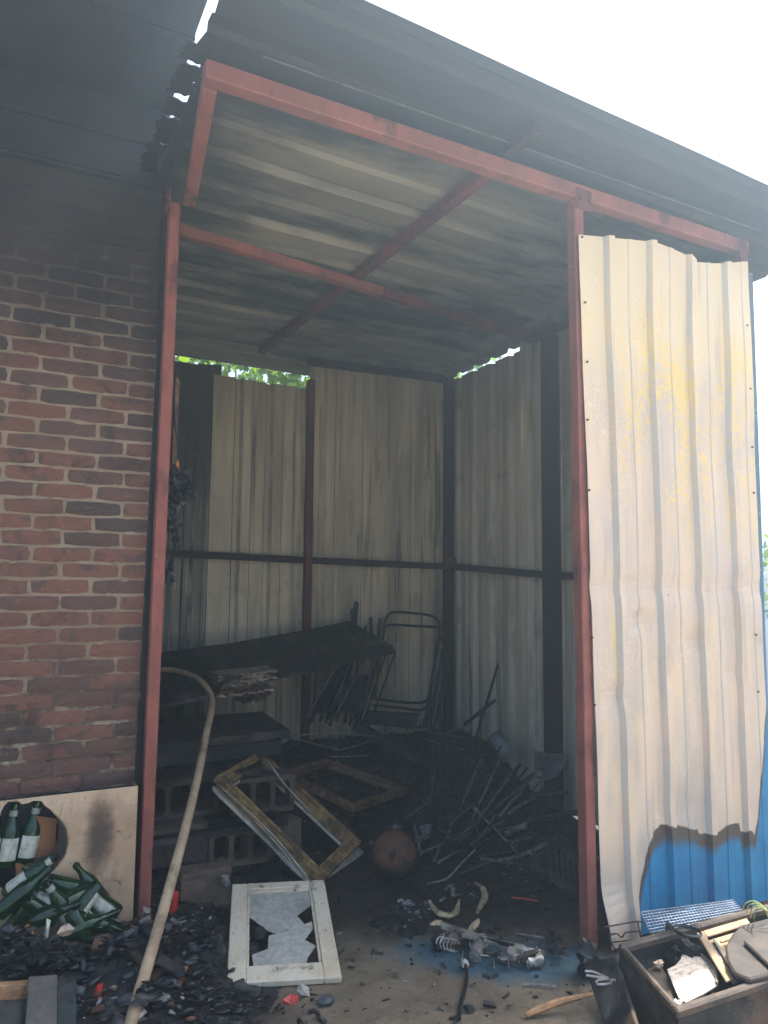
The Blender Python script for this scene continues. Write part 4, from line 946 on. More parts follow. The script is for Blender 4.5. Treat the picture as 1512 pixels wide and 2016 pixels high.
# ------------------------------------------------------------------ burnt machine, shell pieces, stick
mc = thing('burnt_machine', onZ(960, 1880, 0), 'burnt machine remains of bare metal rods and cylinders on the blue stain', 'machine')
def G(x, y, z): return onZ(x, y, z)
for p, q, w_, h_, m_n in (((872, 1822, .05), (960, 1852, .06), .030, .018, 'steel'), ((958, 1852, .06), (1032, 1868, .06), .035, .016, 'chrome'), ((915, 1838, .07), (940, 1845, .075), .045, .014, 'chrome'), ((950, 1848, .06), (1012, 1862, .075), .018, .012, 'tube'), ((1030, 1866, .05), (1064, 1872, .05), .010, .010, 'steel')):
    part(mc, 'arm', MB().bar(G(*p), G(*q), w_, h_), m_n, bevel=.002)
for p, ax_, r, L, m_n in (((1036, 1895, .03), (1, -.15, .05), .024, .07, 'steel'), ((935, 1884, .03), (.75, .75, .12), .026, .09, 'chrome'), ((988, 1886, .025), (1, -.2, .02), .018, .075, 'steel'), ((866, 1868, .02), (.2, .9, .35), .024, .05, 'tube'), ((912, 1894, .028), (-.3, -.9, .2), .016, .03, 'steel')):
    mb = MB(); mb.lathe([(0, 0), (r*.45, 0), (r*.5, .004), (r, .004), (r, L), (r*.6, L+.002), (0, L)], G(*p), ax_, 16); part(mc, 'cylinder', mb, m_n, True)
for k in range(7):
    p = G(984+k*4.2, 1884+k*.6, .028); mb = MB(); mb.lathe([(.019, 0), (.0215, .002), (.019, .005)], p, (1, -.2, .02), 12); part(mc, 'coil_turn', mb, 'chrome', True)
for k in range(5):
    x = 868+k*7; c_ = G(x, 1856+k*1.5, .04); mb = MB()
    mb.tube([c_+Vector((math.cos(t)*.022, math.sin(t)*.006, math.sin(t)*.022)) for t in [i*math.pi*1.7/10 for i in range(11)]], .0025, 5); part(mc, 'spring_turn', mb, 'steel', True)
part(mc, 'housing', MB().blob(G(897, 1850, .03), .05, 12, 8, .45, 2.4, (1.2, .7, .6), 4), 'brownburnt')
part(mc, 'housing', MB().blob(G(1052, 1882, .03), .045, 12, 8, .4, 2.4, (1.1, .7, .6), 7), 'brownburnt')
part(mc, 'gear_plate', MB().prism([G(x, y, .07) for x, y in ((1002, 1866), (1016, 1864), (1018, 1878), (1006, 1882), (998, 1876))], (0, 0, .006)), 'chrome')
for (x0, y0, x1, y1) in ((908, 1892, 912, 1872), (973, 1905, 972, 1888), (946, 1880, 1020, 1890), (946, 1880, 947, 1896), (1000, 1886, 1002, 1906), (1028, 1880, 1030, 1896), (925, 1855, 930, 1880), (975, 1862, 990, 1872)):
    part(mc, 'pin', MB().tube([G(x0, y0, .05), G(x1, y1, .012)], .0028, 6), 'chrome', True)
rq_ = random.Random(77)
for k in range(26):
    x_, y_ = 862+rq_.uniform(0, 205), 0; y_ = 1828+(x_-862)*.30+rq_.uniform(-14, 26); a_ = rq_.uniform(0, 6.28); L_ = rq_.uniform(.012, .05)
    p_ = G(x_, y_, rq_.uniform(.012, .06)); d_ = Vector((math.cos(a_), math.sin(a_)*.6, rq_.uniform(-.4, .4))).normalized()
    part(mc, 'metal_scrap', MB().bar(p_-d_*L_, p_+d_*L_, rq_.uniform(.004, .016), rq_.uniform(.003, .008), (0, 0, 1), 0, .002), rq_.choice(('steel', 'chrome', 'tube', 'brownburnt')))
part(mc, 'power_cord', MB().tube(spline([G(917, 1900, .03), G(919, 1925, .012), G(913, 1955, .010), G(906, 1982, .010), G(904, 2004, .010)], 6), .0075, 8), 'plastic', True)
def crescent(pts, r, z, lb, mat='horn', nm='shell_fragment'):
    sp = spline([onZ(x, y, z) for x, y in pts], 6); n_ = len(sp); mb = MB()
    mb.tube([p+Vector((0, 0, .006*nz(i*.6, r*99))) for i, p in enumerate(sp)], [r*(.25+.75*math.sin(math.pi*min(1, max(.06, i/(n_-1)))))*(1+.2*nz(i*.9, z*50)) for i in range(n_)], 8)
    for v in mb.v: v.z = z+(v.z-z)*.7
    return solo(nm, mb, mat, lb, 'shell', smooth=True)
crescent([(846, 1774), (858, 1792), (876, 1802), (896, 1798), (904, 1772)], .019, .03, 'yellow crescent shell piece opening upward, left of the pair')
crescent([(936, 1738), (950, 1748), (955, 1764), (948, 1780), (938, 1798)], .017, .04, 'tall hooked yellow shell piece, right of the pair')
crescent([(848, 1820), (862, 1817), (882, 1824)], .018, .05, 'stubby cream shell piece at the left end of the machine')
crescent([(942, 1810), (934, 1822), (920, 1836)], .016, .05, 'brownish shell piece standing over the machine')
crescent([(878, 1752), (884, 1744), (892, 1748), (892, 1762), (908, 1760)], .011, .03, 'white curled scrap behind the yellow shell pieces', 'ash', 'curled_scrap')
crescent([(866, 1774), (876, 1766)], .008, .03, 'tiny white flake beside the curled scrap', 'ash', 'curled_scrap')
mb = MB()
for k in range(46):
    p = onZ(812+R(-26, 34), 1788+R(-16, 26), .012); mb.blob(p, R(.006, .018), 6, 4, .7, 2.4, (1, .8, .5), k, 0 if k % 3 else 1)
solo('ash_patch', mb, ['charb', 'ash'], 'patch of flaky grey ash left of the yellow crescent', 'ash', kind='stuff')
mb = MB(); sp = spline([onZ(1036, 1999, .012), onZ(1070, 1984, .03), onZ(1110, 1970, .045), onZ(1168, 1957, .075)], 4)
mb.tube(sp, [.005+.008*math.sin(math.pi*(.15+.8*i/(len(sp)-1))) for i in range(len(sp))], 7); solo('wood_stick', mb, 'wood', 'split pale wooden stick pointing at the burnt sink', 'stick', smooth=True)
rod(onZ(1030, 1938, .01), onZ(1095, 1942, .012), .004, 'ash', 'thin pale wire flat on the concrete near the red post', None, 'wire', 'thin_wire', .01)
rod(onZ(1015, 1838, .01), onZ(1072, 1846, .02), .004, 'ash', 'thin pale wire above the machine near the red post', None, 'wire', 'thin_wire', .01)
rod(onZ(1008, 1767, .02), onZ(1060, 1773, .03), .005, 'redwrap', 'thin reddish strip in the black ash right of the hooked shell', None, 'strip', 'red_strip', .02)
part_c = MB()
for k in range(10): part_c.bar(onZ(1078+k*3.5+R(-6, 6), 1825+k*5+R(-6, 6), .03), onZ(1084+k*3.5+R(-8, 8), 1836+k*5+R(-6, 8), .05), R(.008, .02), .006, (0, 0, 1), 0, .003)
solo('splintered_wood', part_c, 'charb', 'splintered brown scrap between the machine and the red post', 'scrap')
mb = MB(); mb.blob(onZ(1158, 1892, .06), .055, 12, 9, .5, 2.4, (.8, .8, 1.2), 6); solo('melted_lump', mb, 'plastic', 'glossy melted black lump at the foot of the right red post', 'lump', smooth=True)

# ------------------------------------------------------------------ melted fittings on the left post
mf = thing('melted_conduit', (.74, 3.60, 1.6), 'melted black plastic fittings hanging beside the left red post', 'conduit')
for (x, y, r, sq) in ((348, 938, .045, (.9, .7, 1)), (362, 962, .05, (.9, .7, 1)), (346, 985, .045, (.8, .7, 1.1)), (340, 1030, .036, (.8, .6, 1.1)), (348, 1065, .022, (.7, .6, 1.6)), (332, 1118, .026, (.7, .6, 1.7)), (334, 1142, .022, (.9, .6, .9))):
    part(mf, 'melted_clump', MB().blob(V(x, y, 3.62), r*1.05, 12, 9, .7, 2.3, sq, x), 'plastic')
for pts in ([(352, 905), (350, 880), (344, 820), (340, 740)], [(348, 1050), (352, 1075), (346, 1090)], [(372, 950), (382, 968), (386, 985), (376, 992)], [(336, 1000), (332, 1060), (328, 1120)], [(342, 700), (339, 760), (336, 830), (334, 905)]):
    part(mf, 'wire', tpx(pts, 3.62, .004, 4), 'plastic', True)
part(mf, 'scorched_batten', MB().bar(V(349, 745, 3.66), V(341, 915, 3.66), .035, .02), 'goldd')
part(mf, 'insulation', MB().blob(V(349, 915, 3.6), .014, 8, 6, .6, 2, (.7, .7, 1.5), 3), 'orange')

# ------------------------------------------------------------------ scorched box of bottles (left front)
BY = 3.425
bx = thing('scorched_box', (.25, BY+.05, 0), 'scorched beige box with a burnt hole against the brick wall', 'box')
def BP(x, y): return V(x, y, BY)
xr_ = (BP(270, 1552).x+BP(263, 1800).x)/2
ztl, ztr = BP(0, 1577).z, BP(270, 1547).z
hole = [BP(x, y) for x, y in ((-14, 1612), (2, 1598), (8, 1586), (16, 1578), (36, 1577), (44, 1583), (58, 1580), (66, 1576), (82, 1577), (88, 1586), (100, 1594), (110, 1607), (116, 1626), (114, 1650), (106, 1672), (88, 1688), (66, 1690), (62, 1742), (30, 1748), (-14, 1745))]
xl_ = -.62
def ztop(x): return ztl+(ztr-ztl)*(x-BP(0, 1577).x)/(BP(270, 1547).x-BP(0, 1577).x)
# front panel as strips round the hole (one mesh with an opening)
mb = MB(); n_ = len(hole)
outer = []
hc = BP(50, 1660)
for h_ in hole:
    d_ = h_-hc; best = None
    ts = []
    if d_.x > 1e-6: ts.append((xr_-hc.x)/d_.x)
    if d_.x < -1e-6: ts.append((xl_-hc.x)/d_.x)
    if d_.z > 1e-6: ts.append((ztop(hc.x)-hc.z)/d_.z)
    if d_.z < -1e-6: ts.append((.0-hc.z)/d_.z)
    t_ = min(t for t in ts if t > 0); o_ = hc+d_*t_
    if abs(o_.z-ztop(hc.x)) < .02: o_.z = ztop(o_.x)
    outer.append(o_)
corners = [Vector((xr_, BY, ztop(xr_))), Vector((xr_, BY, 0)), Vector((xl_, BY, 0)), Vector((xl_, BY, ztop(xl_)))]
vs = hole+outer; fs = [(i, n_+i, n_+(i+1) % n_, (i+1) % n_) for i in range(n_)]
def side(p):
    if abs(p.x-xr_) < 1e-4: return 0
    if abs(p.z) < 1e-4: return 1
    if abs(p.x-xl_) < 1e-4: return 2
    return 3
for i in range(n_):
    a, b = side(outer[i]), side(outer[(i+1) % n_])
    if a != b:
        poly = [n_+i]
        while a != b:
            a = (a+1) % 4; vs.append(corners[a]); poly.append(len(vs)-1)
        fs.append(tuple(poly+[n_+(i+1) % n_]))
mb.add(vs, fs); o = part(bx, 'front_panel', mb, 'card'); m_ = o.modifiers.new('card', 'SOLIDIFY'); m_.thickness = .006; m_.offset = 0
part(bx, 'side_panel', MB().box((xr_-.006, BY+.004, 0), (xr_, WY-.012, ztr-.005)), 'cardin')
part(bx, 'back_panel', MB().box((xl_, WY-.022, 0), (xr_-.007, WY-.016, ztl-.02)), 'charwood')
part(bx, 'bottom_panel', MB().box((xl_, BY+.005, .02), (xr_-.008, WY-.024, .03)), 'cardin')
part(bx, 'divider', MB().prism([V(x, y, BY+.055) for x, y in ((70, 1606), (112, 1612), (108, 1680), (66, 1692))], (0, .004, 0)), 'cardin')
part(bx, 'divider', MB().prism([V(x, y, BY+.03) for x, y in ((30, 1700), (64, 1700), (62, 1745), (34, 1750))], (0, .004, 0)), 'cardin')
def bottle(base, tip, label, group=None, h=.25, r=.036, lab=True, mat='green', spin=0.0, broken=False):
    base, tip = Vector(base), Vector(tip); d_ = (tip-base).normalized()
    t = thing('glass_bottle', base, label, 'bottle', group); mb = MB()
    pr = [(0, .012), (r*.7, .006), (r*.86, 0), (r, .008), (r, h*.52), (r*.95, h*.58), (r*.62, h*.70), (r*.43, h*.80), (r*.40, h*.93), (r*.50, h*.935), (r*.50, h*.965), (r*.42, h*.97), (r*.42, h)]
    inn = [(r*.34, h), (r*.32, h*.8), (r*.5, h*.70), (r*.86, h*.56), (r*.9, h*.5), (r*.9, .02), (0, .022)]
    if broken: pr = pr[:6]; inn = inn[3:]
    mb.lathe(pr+inn, base, d_, 18); part(t, 'glass_body', mb, mat, True)
    if lab:
        mb = MB(); mb.lathe([(r*1.015, h*.10), (r*1.03, h*.11), (r*1.03, h*.45), (r*1.015, h*.46)], base, d_, 14, 0, spin, spin+3.6); part(t, 'paper_label', mb, 'label', True)
        if not broken: mb = MB(); mb.lathe([(r*.45, h*.80), (r*.46, h*.90)], base, d_, 12); part(t, 'neck_label', mb, 'label', True)
    return t
bottle(V(8, 1705, 3.475), V(30, 1585, 3.50), 'green bottle with pale label standing in the burnt hole, left of two', spin=3.2, h=.235, r=.037)
bottle(V(48, 1698, 3.485), V(76, 1572, 3.505), 'green bottle with pale label leaning in the burnt hole, right of two', spin=3.0, h=.235, r=.037)
bottle(V(-18, 1704, 3.485), V(-6, 1590, 3.50), 'green bottle cut by the left edge inside the burnt hole', spin=2.4, h=.235, r=.037)
def HB(x, y, dz=0): # point on the heap in front of the box
    return V(x, y, 3.34+dz)
bottle(HB(180, 1748, .02), HB(90, 1800, -.05), 'green bottle lying base up with a square pale label, upper right of heap', spin=3.4)
bottle(HB(232, 1800, .0), HB(150, 1745, .04), 'green bottle with large white label at the right end of heap', spin=4.2, lab=True)
bottle(HB(200, 1832, -.05), HB(130, 1760, .04), 'clear green bottle lying below the white labelled one', lab=False)
gls = ('green bottle lying along the upper left slope of the heap', 'green bottle pointing right in the middle of the heap', 'green bottle pointing down left near the heap top', 'green bottle low in the middle of the heap, neck to the left', 'topmost green bottle at the left edge of the heap', 'green bottle standing neck down at the lower right of the heap', 'lowest green bottle at the left foot of the heap', 'green bottle behind the clear one, neck up left', 'green bottle at the very left edge of the picture')
for gl, (x0, y0, x1, y1, dz) in zip(gls, ((20, 1790, 90, 1740, .02), (60, 1762, 130, 1790, .0), (95, 1752, 40, 1800, .03), (110, 1812, 50, 1775, -.04), (12, 1762, 60, 1725, .05), (140, 1790, 170, 1850, -.05), (30, 1822, 95, 1800, -.06), (150, 1822, 110, 1765, -.02), (-6, 1800, 40, 1760, -.02))):
    bottle(HB(x0, y0, dz+R(-.01, .01)), HB(x1, y1, dz+R(-.02, .02)), gl, 'green bottles heaped below the burnt box', h=.225, r=.034, lab=random.random() < .45, spin=R(0, 6), broken=gl[-4:] in ('heap', 'left') and random.random() < .5)
for gl, (x0, y0, x1, y1, dz) in zip(('green bottle in the middle of the heap under the labelled one', 'green bottle with its neck toward the box corner', 'green bottle low at the right foot of the heap', 'broken green bottle base left of the orange scrap', 'green bottle half buried under the box front', 'broken green bottle base below the labelled bottle', 'green bottle between the cream shard and the box'),
        ((130, 1765, 80, 1730, .04), (205, 1775, 170, 1730, .05), (238, 1835, 190, 1815, -.04), (25, 1842, 40, 1815, -.06), (95, 1735, 150, 1748, .05), (150, 1800, 165, 1780, -.05), (120, 1842, 160, 1825, -.08))):
    bottle(HB(x0, y0, dz), HB(x1, y1, dz+R(-.02, .02)), gl, 'green bottles heaped below the burnt box', lab='middle' in gl or 'low' in gl, spin=R(2, 4), h=.21, r=.031, broken='broken' in gl)
bottle(HB(196, 1910, -.12), HB(180, 1890, -.06), 'broken bottle base with dusty label in the ashes', lab=True, broken=True, spin=1.5)
def scrap(pts, Yc, th, mat, label, cat='scrap', nm='burnt_scrap', curl=0.0, zz=None):
    mb = MB(); P3 = [V(x, y, Yc+(curl*math.sin(i*1.7))) if zz is None else onZ(x, y, zz+curl*math.sin(i*1.7)) for i, (x, y) in enumerate(pts)]
    c_ = sum(P3, Vector())/len(P3); c_ = c_+(EYE-c_).normalized()*.015; n_ = len(P3)
    mb.add(P3+[c_], [(i, (i+1) % n_, n_) for i in range(n_)])
    o = solo(nm, mb, mat, label, cat); m_ = o.modifiers.new('gauge', 'SOLIDIFY'); m_.thickness = th; m_.offset = -1; return o
scrap([(34, 1828), (58, 1818), (66, 1836), (62, 1848), (48, 1844)], 3.24, .004, 'orange', 'torn orange card scrap among the bottles', curl=.01)
scrap([(92, 1808), (99, 1812), (93, 1850), (86, 1848)], 3.24, .004, 'veneer', 'slim cream sliver standing among the bottles')
scrap([(112, 1838), (122, 1824), (136, 1818), (147, 1828), (138, 1838), (124, 1842)], 3.22, .005, 'cream', 'curved cream shard below the bottles', curl=.01)
scrap([(110, 1762), (126, 1796), (110, 1794)], 3.22, .004, 'green', 'bright green glass shard on top of the bottle heap', 'shard', 'glass_shard')
scrap([(186, 1845), (212, 1838), (232, 1856), (226, 1872), (200, 1888), (184, 1892), (180, 1865)], 3.18, .006, 'brownpaper', 'brown scorched paper flap beside the bottles', curl=.02)
for k, (x, y, s_) in enumerate(((15, 1850, .09), (70, 1870, .10), (130, 1880, .08), (215, 1860, .09), (250, 1880, .07), (235, 1960, .08), (165, 1930, .07), (30, 1895, .08))):
    c_ = V(x, y, 3.2-.0006*(y-1850)); mb = MB().blob(c_, s_*.7, 26, 16, .8, 3.0, (1.1, .7, .5), k+30)
    solo('charred_lump', mb, 'plastic' if k % 3 == 0 else 'char', ('charred lump at the left edge just below the bottles', 'wide charred lump above the grey plank', 'charred lump right above the sooty glass strip', 'black lump beside the brown paper flap', 'small black lump between the post foot and the pipe', 'black lump left of the pipe foot', 'black lump right of the red wrapper top', 'charred lump left above the pale wood strip')[k], 'lump', 'charred lumps below the bottles', smooth=True)
# boards at the lower left corner
mb = MB(); quadslab([V(57, 1922, 3.02), V(113, 1918, 3.02), V(112, 2050, 2.80), V(48, 2050, 2.80)], .02, mb); solo('grey_plank', mb, 'greyplank', 'grey ribbed plank end standing in the lower left corner', 'plank', bevel=.002)
mb = MB(); mb.bar(V(-40, 1956, 3.02), V(60, 1949, 3.035), .03, .055, (0, 0, 1)); solo('pale_wood_strip', mb, 'wood', 'pale wooden strip tucked behind the grey plank', 'wood strip', bevel=.002)
mb = MB(); quadslab([V(114, 1926, 3.08), V(150, 1922, 3.09), V(150, 2040, 2.86), V(112, 2040, 2.86)], .004, mb); solo('sooty_glass_pane', mb, 'clear', 'sooty greenish glass strip right of the grey plank', 'glass')
mb = MB(); quadslab([V(-30, 1972, 3.0), V(56, 1966, 3.0), V(50, 2050, 2.82), V(-30, 2050, 2.82)], .004, mb); solo('sooty_glass_pane', mb, 'clear', 'dusty glass pane in the lower left corner', 'glass')
scrap([(192, 1938), (202, 1934), (200, 1956), (190, 1985), (178, 1996), (176, 1975)], 3.05, .003, 'redwrap', 'twisted red wrapper in the ashes at lower left', 'wrapper', 'red_wrapper', .01)
scrap([(318, 1990), (334, 1986), (340, 1998), (326, 2006), (310, 2014), (312, 2000)], 2.93, .004, 'pink', 'crumpled pink rag beside the pipe foot', 'rag', 'pink_rag', .012)
scrap([(354, 1962), (378, 1960), (400, 1968), (418, 1990), (426, 2030), (372, 2030), (364, 2000), (366, 1980)], 2.90, .007, 'cream', 'curled cream plate piece scorched black at bottom centre', 'plate', 'plate_shard', .012)
scrap([(556, 1968), (572, 1958), (588, 1962), (580, 1982), (570, 1992), (556, 1990)], 2.75, .004, 'redwrap', 'crushed red foil can below the cabinet door', 'can', 'crushed_can', .014)
scrap([(590, 1934), (606, 1944), (608, 1962), (594, 1958), (586, 1950)], 2.76, .004, 'shard', 'scorched grey-white foil scrap below the cabinet door', curl=.012)
scrap([(340, 1752), (352, 1756), (348, 1790), (336, 1800), (332, 1776)], 3.44, .004, 'redwrap', 'small red burnt scrap behind the pipe', curl=.012)
scrap([(352, 1866), (374, 1862), (378, 1878), (360, 1884)], 3.12, .004, 'green', 'green glass shard right of the leaning pipe', 'shard', 'glass_shard')
mb = MB(); mb.bar(V(312, 1885, 3.02), V(360, 1915, 2.98), .045, .02, (0, 0, 1), 0, .006); solo('wood_offcut', mb, 'charb', 'scorched brown wood offcut right of the pipe', 'wood')
scrap([(436, 1722), (446, 1722), (452, 1738), (446, 1748), (436, 1734)], 3.62, .006, 'ash', 'white curled chip at the corner of the cabinet door', 'chip', 'white_chip')
for k, (x, y) in enumerate(((392, 1945), (470, 1965), (300, 1945), (430, 1990), (505, 1978), (630, 1980), (330, 1838), (410, 1850))):
    c_ = V(x, y, 2.86+.0022*(1960-y)); mb = MB()
    for j in range(6): mb.blob(c_+Vector((R(-.05, .05), R(-.04, .04), R(-.02, .02))), R(.014, .04), 10, 7, .9, 2.6, (1.2, .8, .5), k*7+j, j % 3 == 0)
    solo('burnt_rubbish', mb, ['plastic', 'charb'], ('burnt rubbish clump left of the cabinet door corner', 'burnt rubbish clump just below the cabinet door corner', 'burnt rubbish clump against the pipe', 'burnt rubbish clump above the cream plate piece', 'burnt rubbish clump below the middle of the cabinet door', 'burnt rubbish clump below the right of the cabinet door', 'burnt rubbish clump behind the pipe, highest one', 'burnt rubbish clump below the brown block')[k], 'rubbish', 'burnt rubbish clumps at the front')

# ------------------------------------------------------------------ burnt sink and racks (right front)
SZ = .23
TL, TR_, NL = onZ(1216, 1856, SZ), onZ(1480, 1786, SZ), onZ(1334, 1990, SZ)
E1 = (TR_-TL).normalized(); LW = .98; E2 = (NL-TL); DP = E2.length; E2.normalize()
MAT['srim'] = m_flat('burnt_brown_rim', (88, 74, 62), (44, 38, 34), .7, 16, soot=.7, bump=.6)
sink = thing('burnt_sink', TL+E1*.4+E2*DP*.5-Vector((0, 0, SZ)), 'brown burnt double sink unit at the right corner', 'sink')
def SP(a, b, z): p = TL+E1*a+E2*b; return Vector((p.x, p.y, z))
def sbox(a0, a1, b0, b1, z0, z1): return MB().hexa([SP(a0, b0, z0), SP(a1, b0, z0), SP(a1, b1, z0), SP(a0, b1, z0), SP(a0, b0, z1), SP(a1, b0, z1), SP(a1, b1, z1), SP(a0, b1, z1)])
def sgrid(a0, a1, b0, b1, z, amp, nu=24, nv=10):
    mb = MB(); mb.grid(lambda u, v: SP(a0+(a1-a0)*u, b0+(b1-b0)*v, z+amp*nz(u*7, v*5, a0)), nu, nv); return mb
part(sink, 'rim', sbox(0, LW, 0, .034, SZ-.03, SZ), 'srim', bevel=.006)
part(sink, 'rim', sbox(0, LW, DP-.03, DP, SZ-.03, SZ), 'srim', bevel=.006)
part(sink, 'rim', sbox(0, .024, .0345, DP-.0305, SZ-.03, SZ), 'srim', bevel=.006)
part(sink, 'rim', sbox(LW-.03, LW, .0345, DP-.0305, SZ-.03, SZ), 'srim', bevel=.006)
part(sink, 'side_panel', sbox(.004, .02, .004, DP-.004, .0, SZ-.031), 'charb'); part(sink, 'side_panel', sbox(.0205, LW-.004, DP-.022, DP-.006, 0, SZ-.031), 'charb')
part(sink, 'side_panel', sbox(.0205, LW-.004, .006, .022, 0, SZ-.031), 'charb'); part(sink, 'side_panel', sbox(LW-.02, LW-.004, .0225, DP-.0225, 0, SZ-.031), 'charb')
part(sink, 'bowl', sgrid(.022, LW-.022, .024, DP-.024, SZ-.13, .02), 'charb')
part(sink, 'drain_shelf', sbox(.50, LW-.03, .035, DP-.031, SZ-.06, SZ-.045), 'brownburnt')
part(sink, 'bowl_divider', MB().blob(onZ(1330, 1880, SZ-.08), .065, 14, 10, .7, 2.2, (.7, 1.3, .9), 12), 'charb')
pz = SZ-.055
ep = [onZ(x, y, pz) for x, y in ((1350, 1853), (1362, 1860), (1390, 1886), (1410, 1908), (1414, 1938), (1385, 1956), (1350, 1973), (1336, 1964), (1322, 1930), (1313, 1908), (1330, 1900), (1340, 1888))]
mb = MB(); mb.prism(ep, (0, 0, -.006)); eb = thing('enamel_board', ep[5], 'flaked white board glaring in the sun inside the sink', 'board'); part(eb, 'plate', mb, 'enamel', bevel=.001)
sp = spline([onZ(x, y, pz+.006) for x, y in ((1356, 1858), (1388, 1886), (1407, 1909), (1412, 1936))], 4); part(eb, 'raised_edge', MB().tube(sp, .005, 6), 'chrome', True)
tq = [onZ(1371, 1838, SZ-.02), onZ(1470, 1809, SZ-.02), onZ(1530, 1900, SZ-.02), onZ(1430, 1934, SZ-.02)]
tr_t = thing('drainer_tray', tq[3], 'beige ribbed drainer tray lying aslant in the sink', 'tray')
MAT['traybeige'] = m_flat('beige_tray', (196, 168, 132), (150, 124, 96), .45, 10, soot=.3)
for s0, s1, t0, t1, off, m_n in ((0, .13, 0, 1, .004, 'traybeige'), (.1305, 1, 0, .13, .004, 'traybeige'), (.131, .21, .131, 1, -.012, 'steel'), (.211, 1, .131, .19, -.012, 'traybeige'), (.211, .26, .191, 1, .0, 'chrome')):
    part(tr_t, 'tray_rim', strip_q(tq, s0, s1, t0, t1, off, .008), m_n, bevel=.002)
part(tr_t, 'tray_floor', strip_q(tq, .261, 1, .192, 1, -.006, .008), 'traybeige')
for k in range(6): part(tr_t, 'ridge', strip_q(tq, .32+.02*k, .62, .25+.10*k, .30+.10*k, .002, .008), 'traybeige', bevel=.003)
MAT['bsheet'] = m_flat('burnt_brown_sheet', (82, 73, 66), (54, 48, 44), .7, 6, soot=.35, bump=.4)
sl = [onZ(x, y, SZ+.02) for x, y in ((1428, 1862), (1442, 1836), (1460, 1820), (1540, 1800), (1580, 1900), (1475, 1926), (1446, 1914), (1432, 1890))]
mb = MB(); mb.prism(sl, (0, 0, -.02)); solo('charred_sheet', mb, 'bsheet', 'dark burnt sheet lying over the drainer tray', 'sheet', bevel=.006)
mb = MB(); mb.prism([v+Vector((.03, 0, .018)) for v in (sl[1].lerp(sl[5], .35), sl[3], sl[4], sl[5].lerp(sl[4], .3))], (0, 0, -.014)); solo('charred_sheet', mb, 'bsheet', 'second dark sheet stacked on the drainer at the picture edge', 'sheet', bevel=.005)
mb = MB(); mb.prism([onZ(x, y, SZ-.08) for x, y in ((1272, 1908), (1298, 1896), (1318, 1926), (1332, 1968), (1318, 1972), (1290, 1932))], (0, 0, -.012)); solo('burnt_plate', mb, 'brownburnt', 'brown burnt plate lying in the left bowl of the sink', 'plate', bevel=.003)
mb = MB(); mb.blob(onZ(1297, 1898, SZ-.06), .018, 9, 6, .5, 2, (1.1, .8, .7), 5); solo('cream_chip', mb, 'cream', 'small cream chip on the burnt plate in the sink', 'chip')
mb = MB(); mb.blob(onZ(1333, 1975, SZ-.05), .016, 9, 6, .5, 2, (1.4, .8, .6), 8); solo('cream_chip', mb, 'enamel', 'bright chip at the near rim of the sink', 'chip')
mb = MB(); mb.lathe([(.052, 0), (.056, .006), (.050, .012), (.046, .004)], onZ(1352, 1836, SZ+.004), (0.1, 0, 1), 18); solo('jar_ring', mb, 'plastic', 'dark ring resting on the far rim of the sink', 'ring', smooth=True)
# leaning charred panel at the left of the sink
mb = MB(); quadslab([onZ(1146, 1893, .08), onZ(1212, 1880, .17), onZ(1262, 2040, .14), onZ(1196, 2040, .02)], .02, mb); solo('burnt_plywood', mb, 'charb', 'charred plywood sheet leaning on the left end of the sink', 'plywood', bevel=.008)
fk = thing('bent_cutlery', onZ(1185, 1925, .12), 'bent steel cutlery on the charred plywood beside the sink', 'cutlery')
for pts in ([(1152, 1912), (1170, 1914), (1200, 1928), (1212, 1930)], [(1154, 1920), (1178, 1924), (1204, 1929)], [(1176, 1930), (1198, 1928), (1202, 1936), (1178, 1938), (1174, 1932)]):
    part(fk, 'prong', MB().tube(spline([onZ(x, y, .14) for x, y in pts], 4), .0045, 6), 'chrome', True)
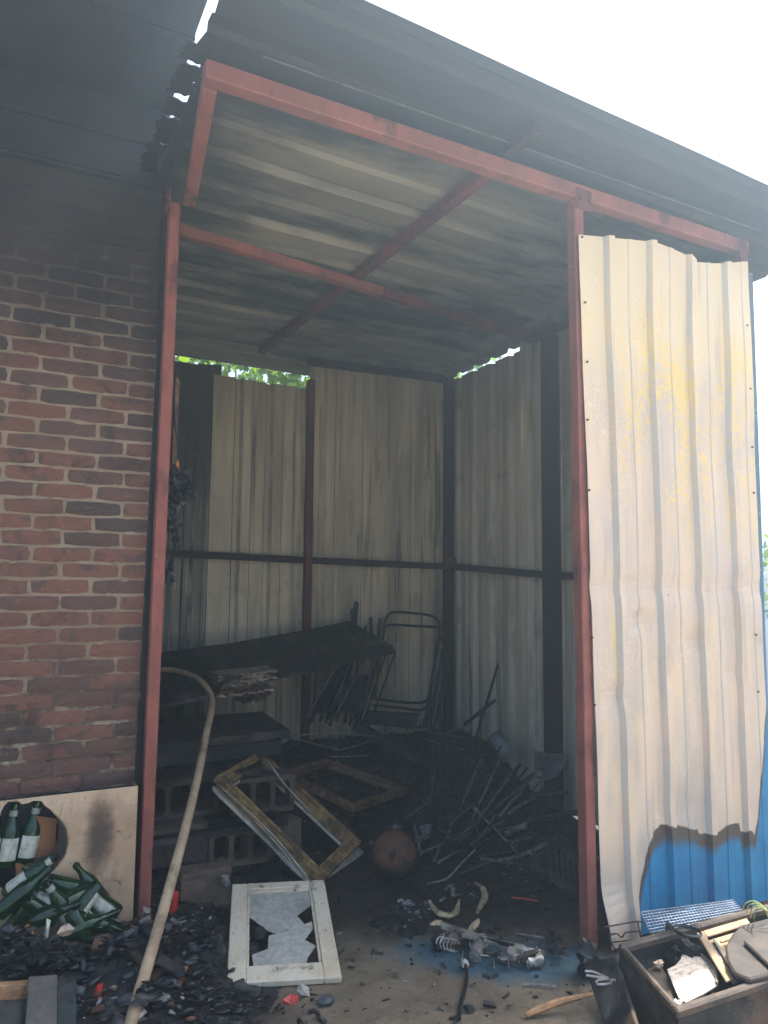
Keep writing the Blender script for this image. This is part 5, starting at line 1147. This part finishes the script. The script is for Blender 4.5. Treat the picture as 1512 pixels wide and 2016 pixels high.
# wire rack
rk = thing('wire_rack', V(1350, 1830, 2.4), 'plated wire grid rack leaning on the blue sheet', 'rack')
rq = [V(1262, 1796, 2.44), V(1444, 1772, 2.44), V(1472, 1802, 2.20), V(1282, 1842, 2.20)]
mb = MB(); mb.tube([rq[0], rq[1], rq[2], rq[3], rq[0]], .0035, 5); part(rk, 'rim_wire', mb, 'wire', True)
mb = MB()
for k in range(1, 30): mb.tube([ql(rq, k/30, 0), ql(rq, k/30, 1)], .0016, 4)
for k in range(1, 8): mb.tube([ql(rq, 0, k/8), ql(rq, 1, k/8)], .0022, 4)
part(rk, 'wire_grid', mb, 'wire')
fr = thing('wire_basket', V(1230, 1860, 2.35), 'thin black wire basket frame before the torn sheet corner', 'basket')
for pts in ([(1188, 1826), (1255, 1814), (1272, 1820)], [(1188, 1826), (1212, 1872)], [(1198, 1842), (1214, 1838), (1224, 1846), (1232, 1836), (1256, 1834)], [(1200, 1856), (1250, 1850)], [(1255, 1814), (1262, 1850)]):
    part(fr, 'wire', tpx(pts, 2.38, .003, 3), 'plastic', True)
cb_ = thing('cable_bundle', onZ(1500, 1815, SZ+.01), 'loose green and yellow cables coiled on the sink corner', 'cable')
for k in range(4):
    o_ = k*7; part(cb_, 'cable', MB().tube(spline([onZ(x, y, z_) for x, y, z_ in ((1464+o_, 1792+o_, SZ+.03), (1466+o_, 1780+o_*.6, SZ+.09), (1482+o_, 1774+o_*.7, SZ+.11), (1500+o_, 1782+o_, SZ+.09), (1514+o_, 1808+o_, SZ+.04), (1530, 1840+o_, SZ+.02))], 5), .0022, 6), 'cable', True)

# ================================================================== air haze added to stand in for lens glare
HAZE = 0.035
hz = MB(); hz.box((-31, -31, -1.0), (31, 31, 7.2))
hs = bpy.data.materials.new('glare_haze'); hs.use_nodes = True; nt = hs.node_tree
for n_ in list(nt.nodes):
    if n_.type != 'OUTPUT_MATERIAL': nt.nodes.remove(n_)
pv = nt.nodes.new('ShaderNodeVolumePrincipled'); pv.inputs['Color'].default_value = (.64, .84, 1, 1)
pv.inputs['Density'].default_value = HAZE; pv.inputs['Anisotropy'].default_value = .74
nt.links.new(pv.outputs[0], nt.nodes['Material Output'].inputs['Volume'])
MAT['haze'] = hs
ho = bpy.data.objects.new('haze', mesh('haze', hz, 'haze')); col.objects.link(ho); ho['kind'] = 'stuff'; ho['label'] = 'thin bluish haze standing in for lens glare'
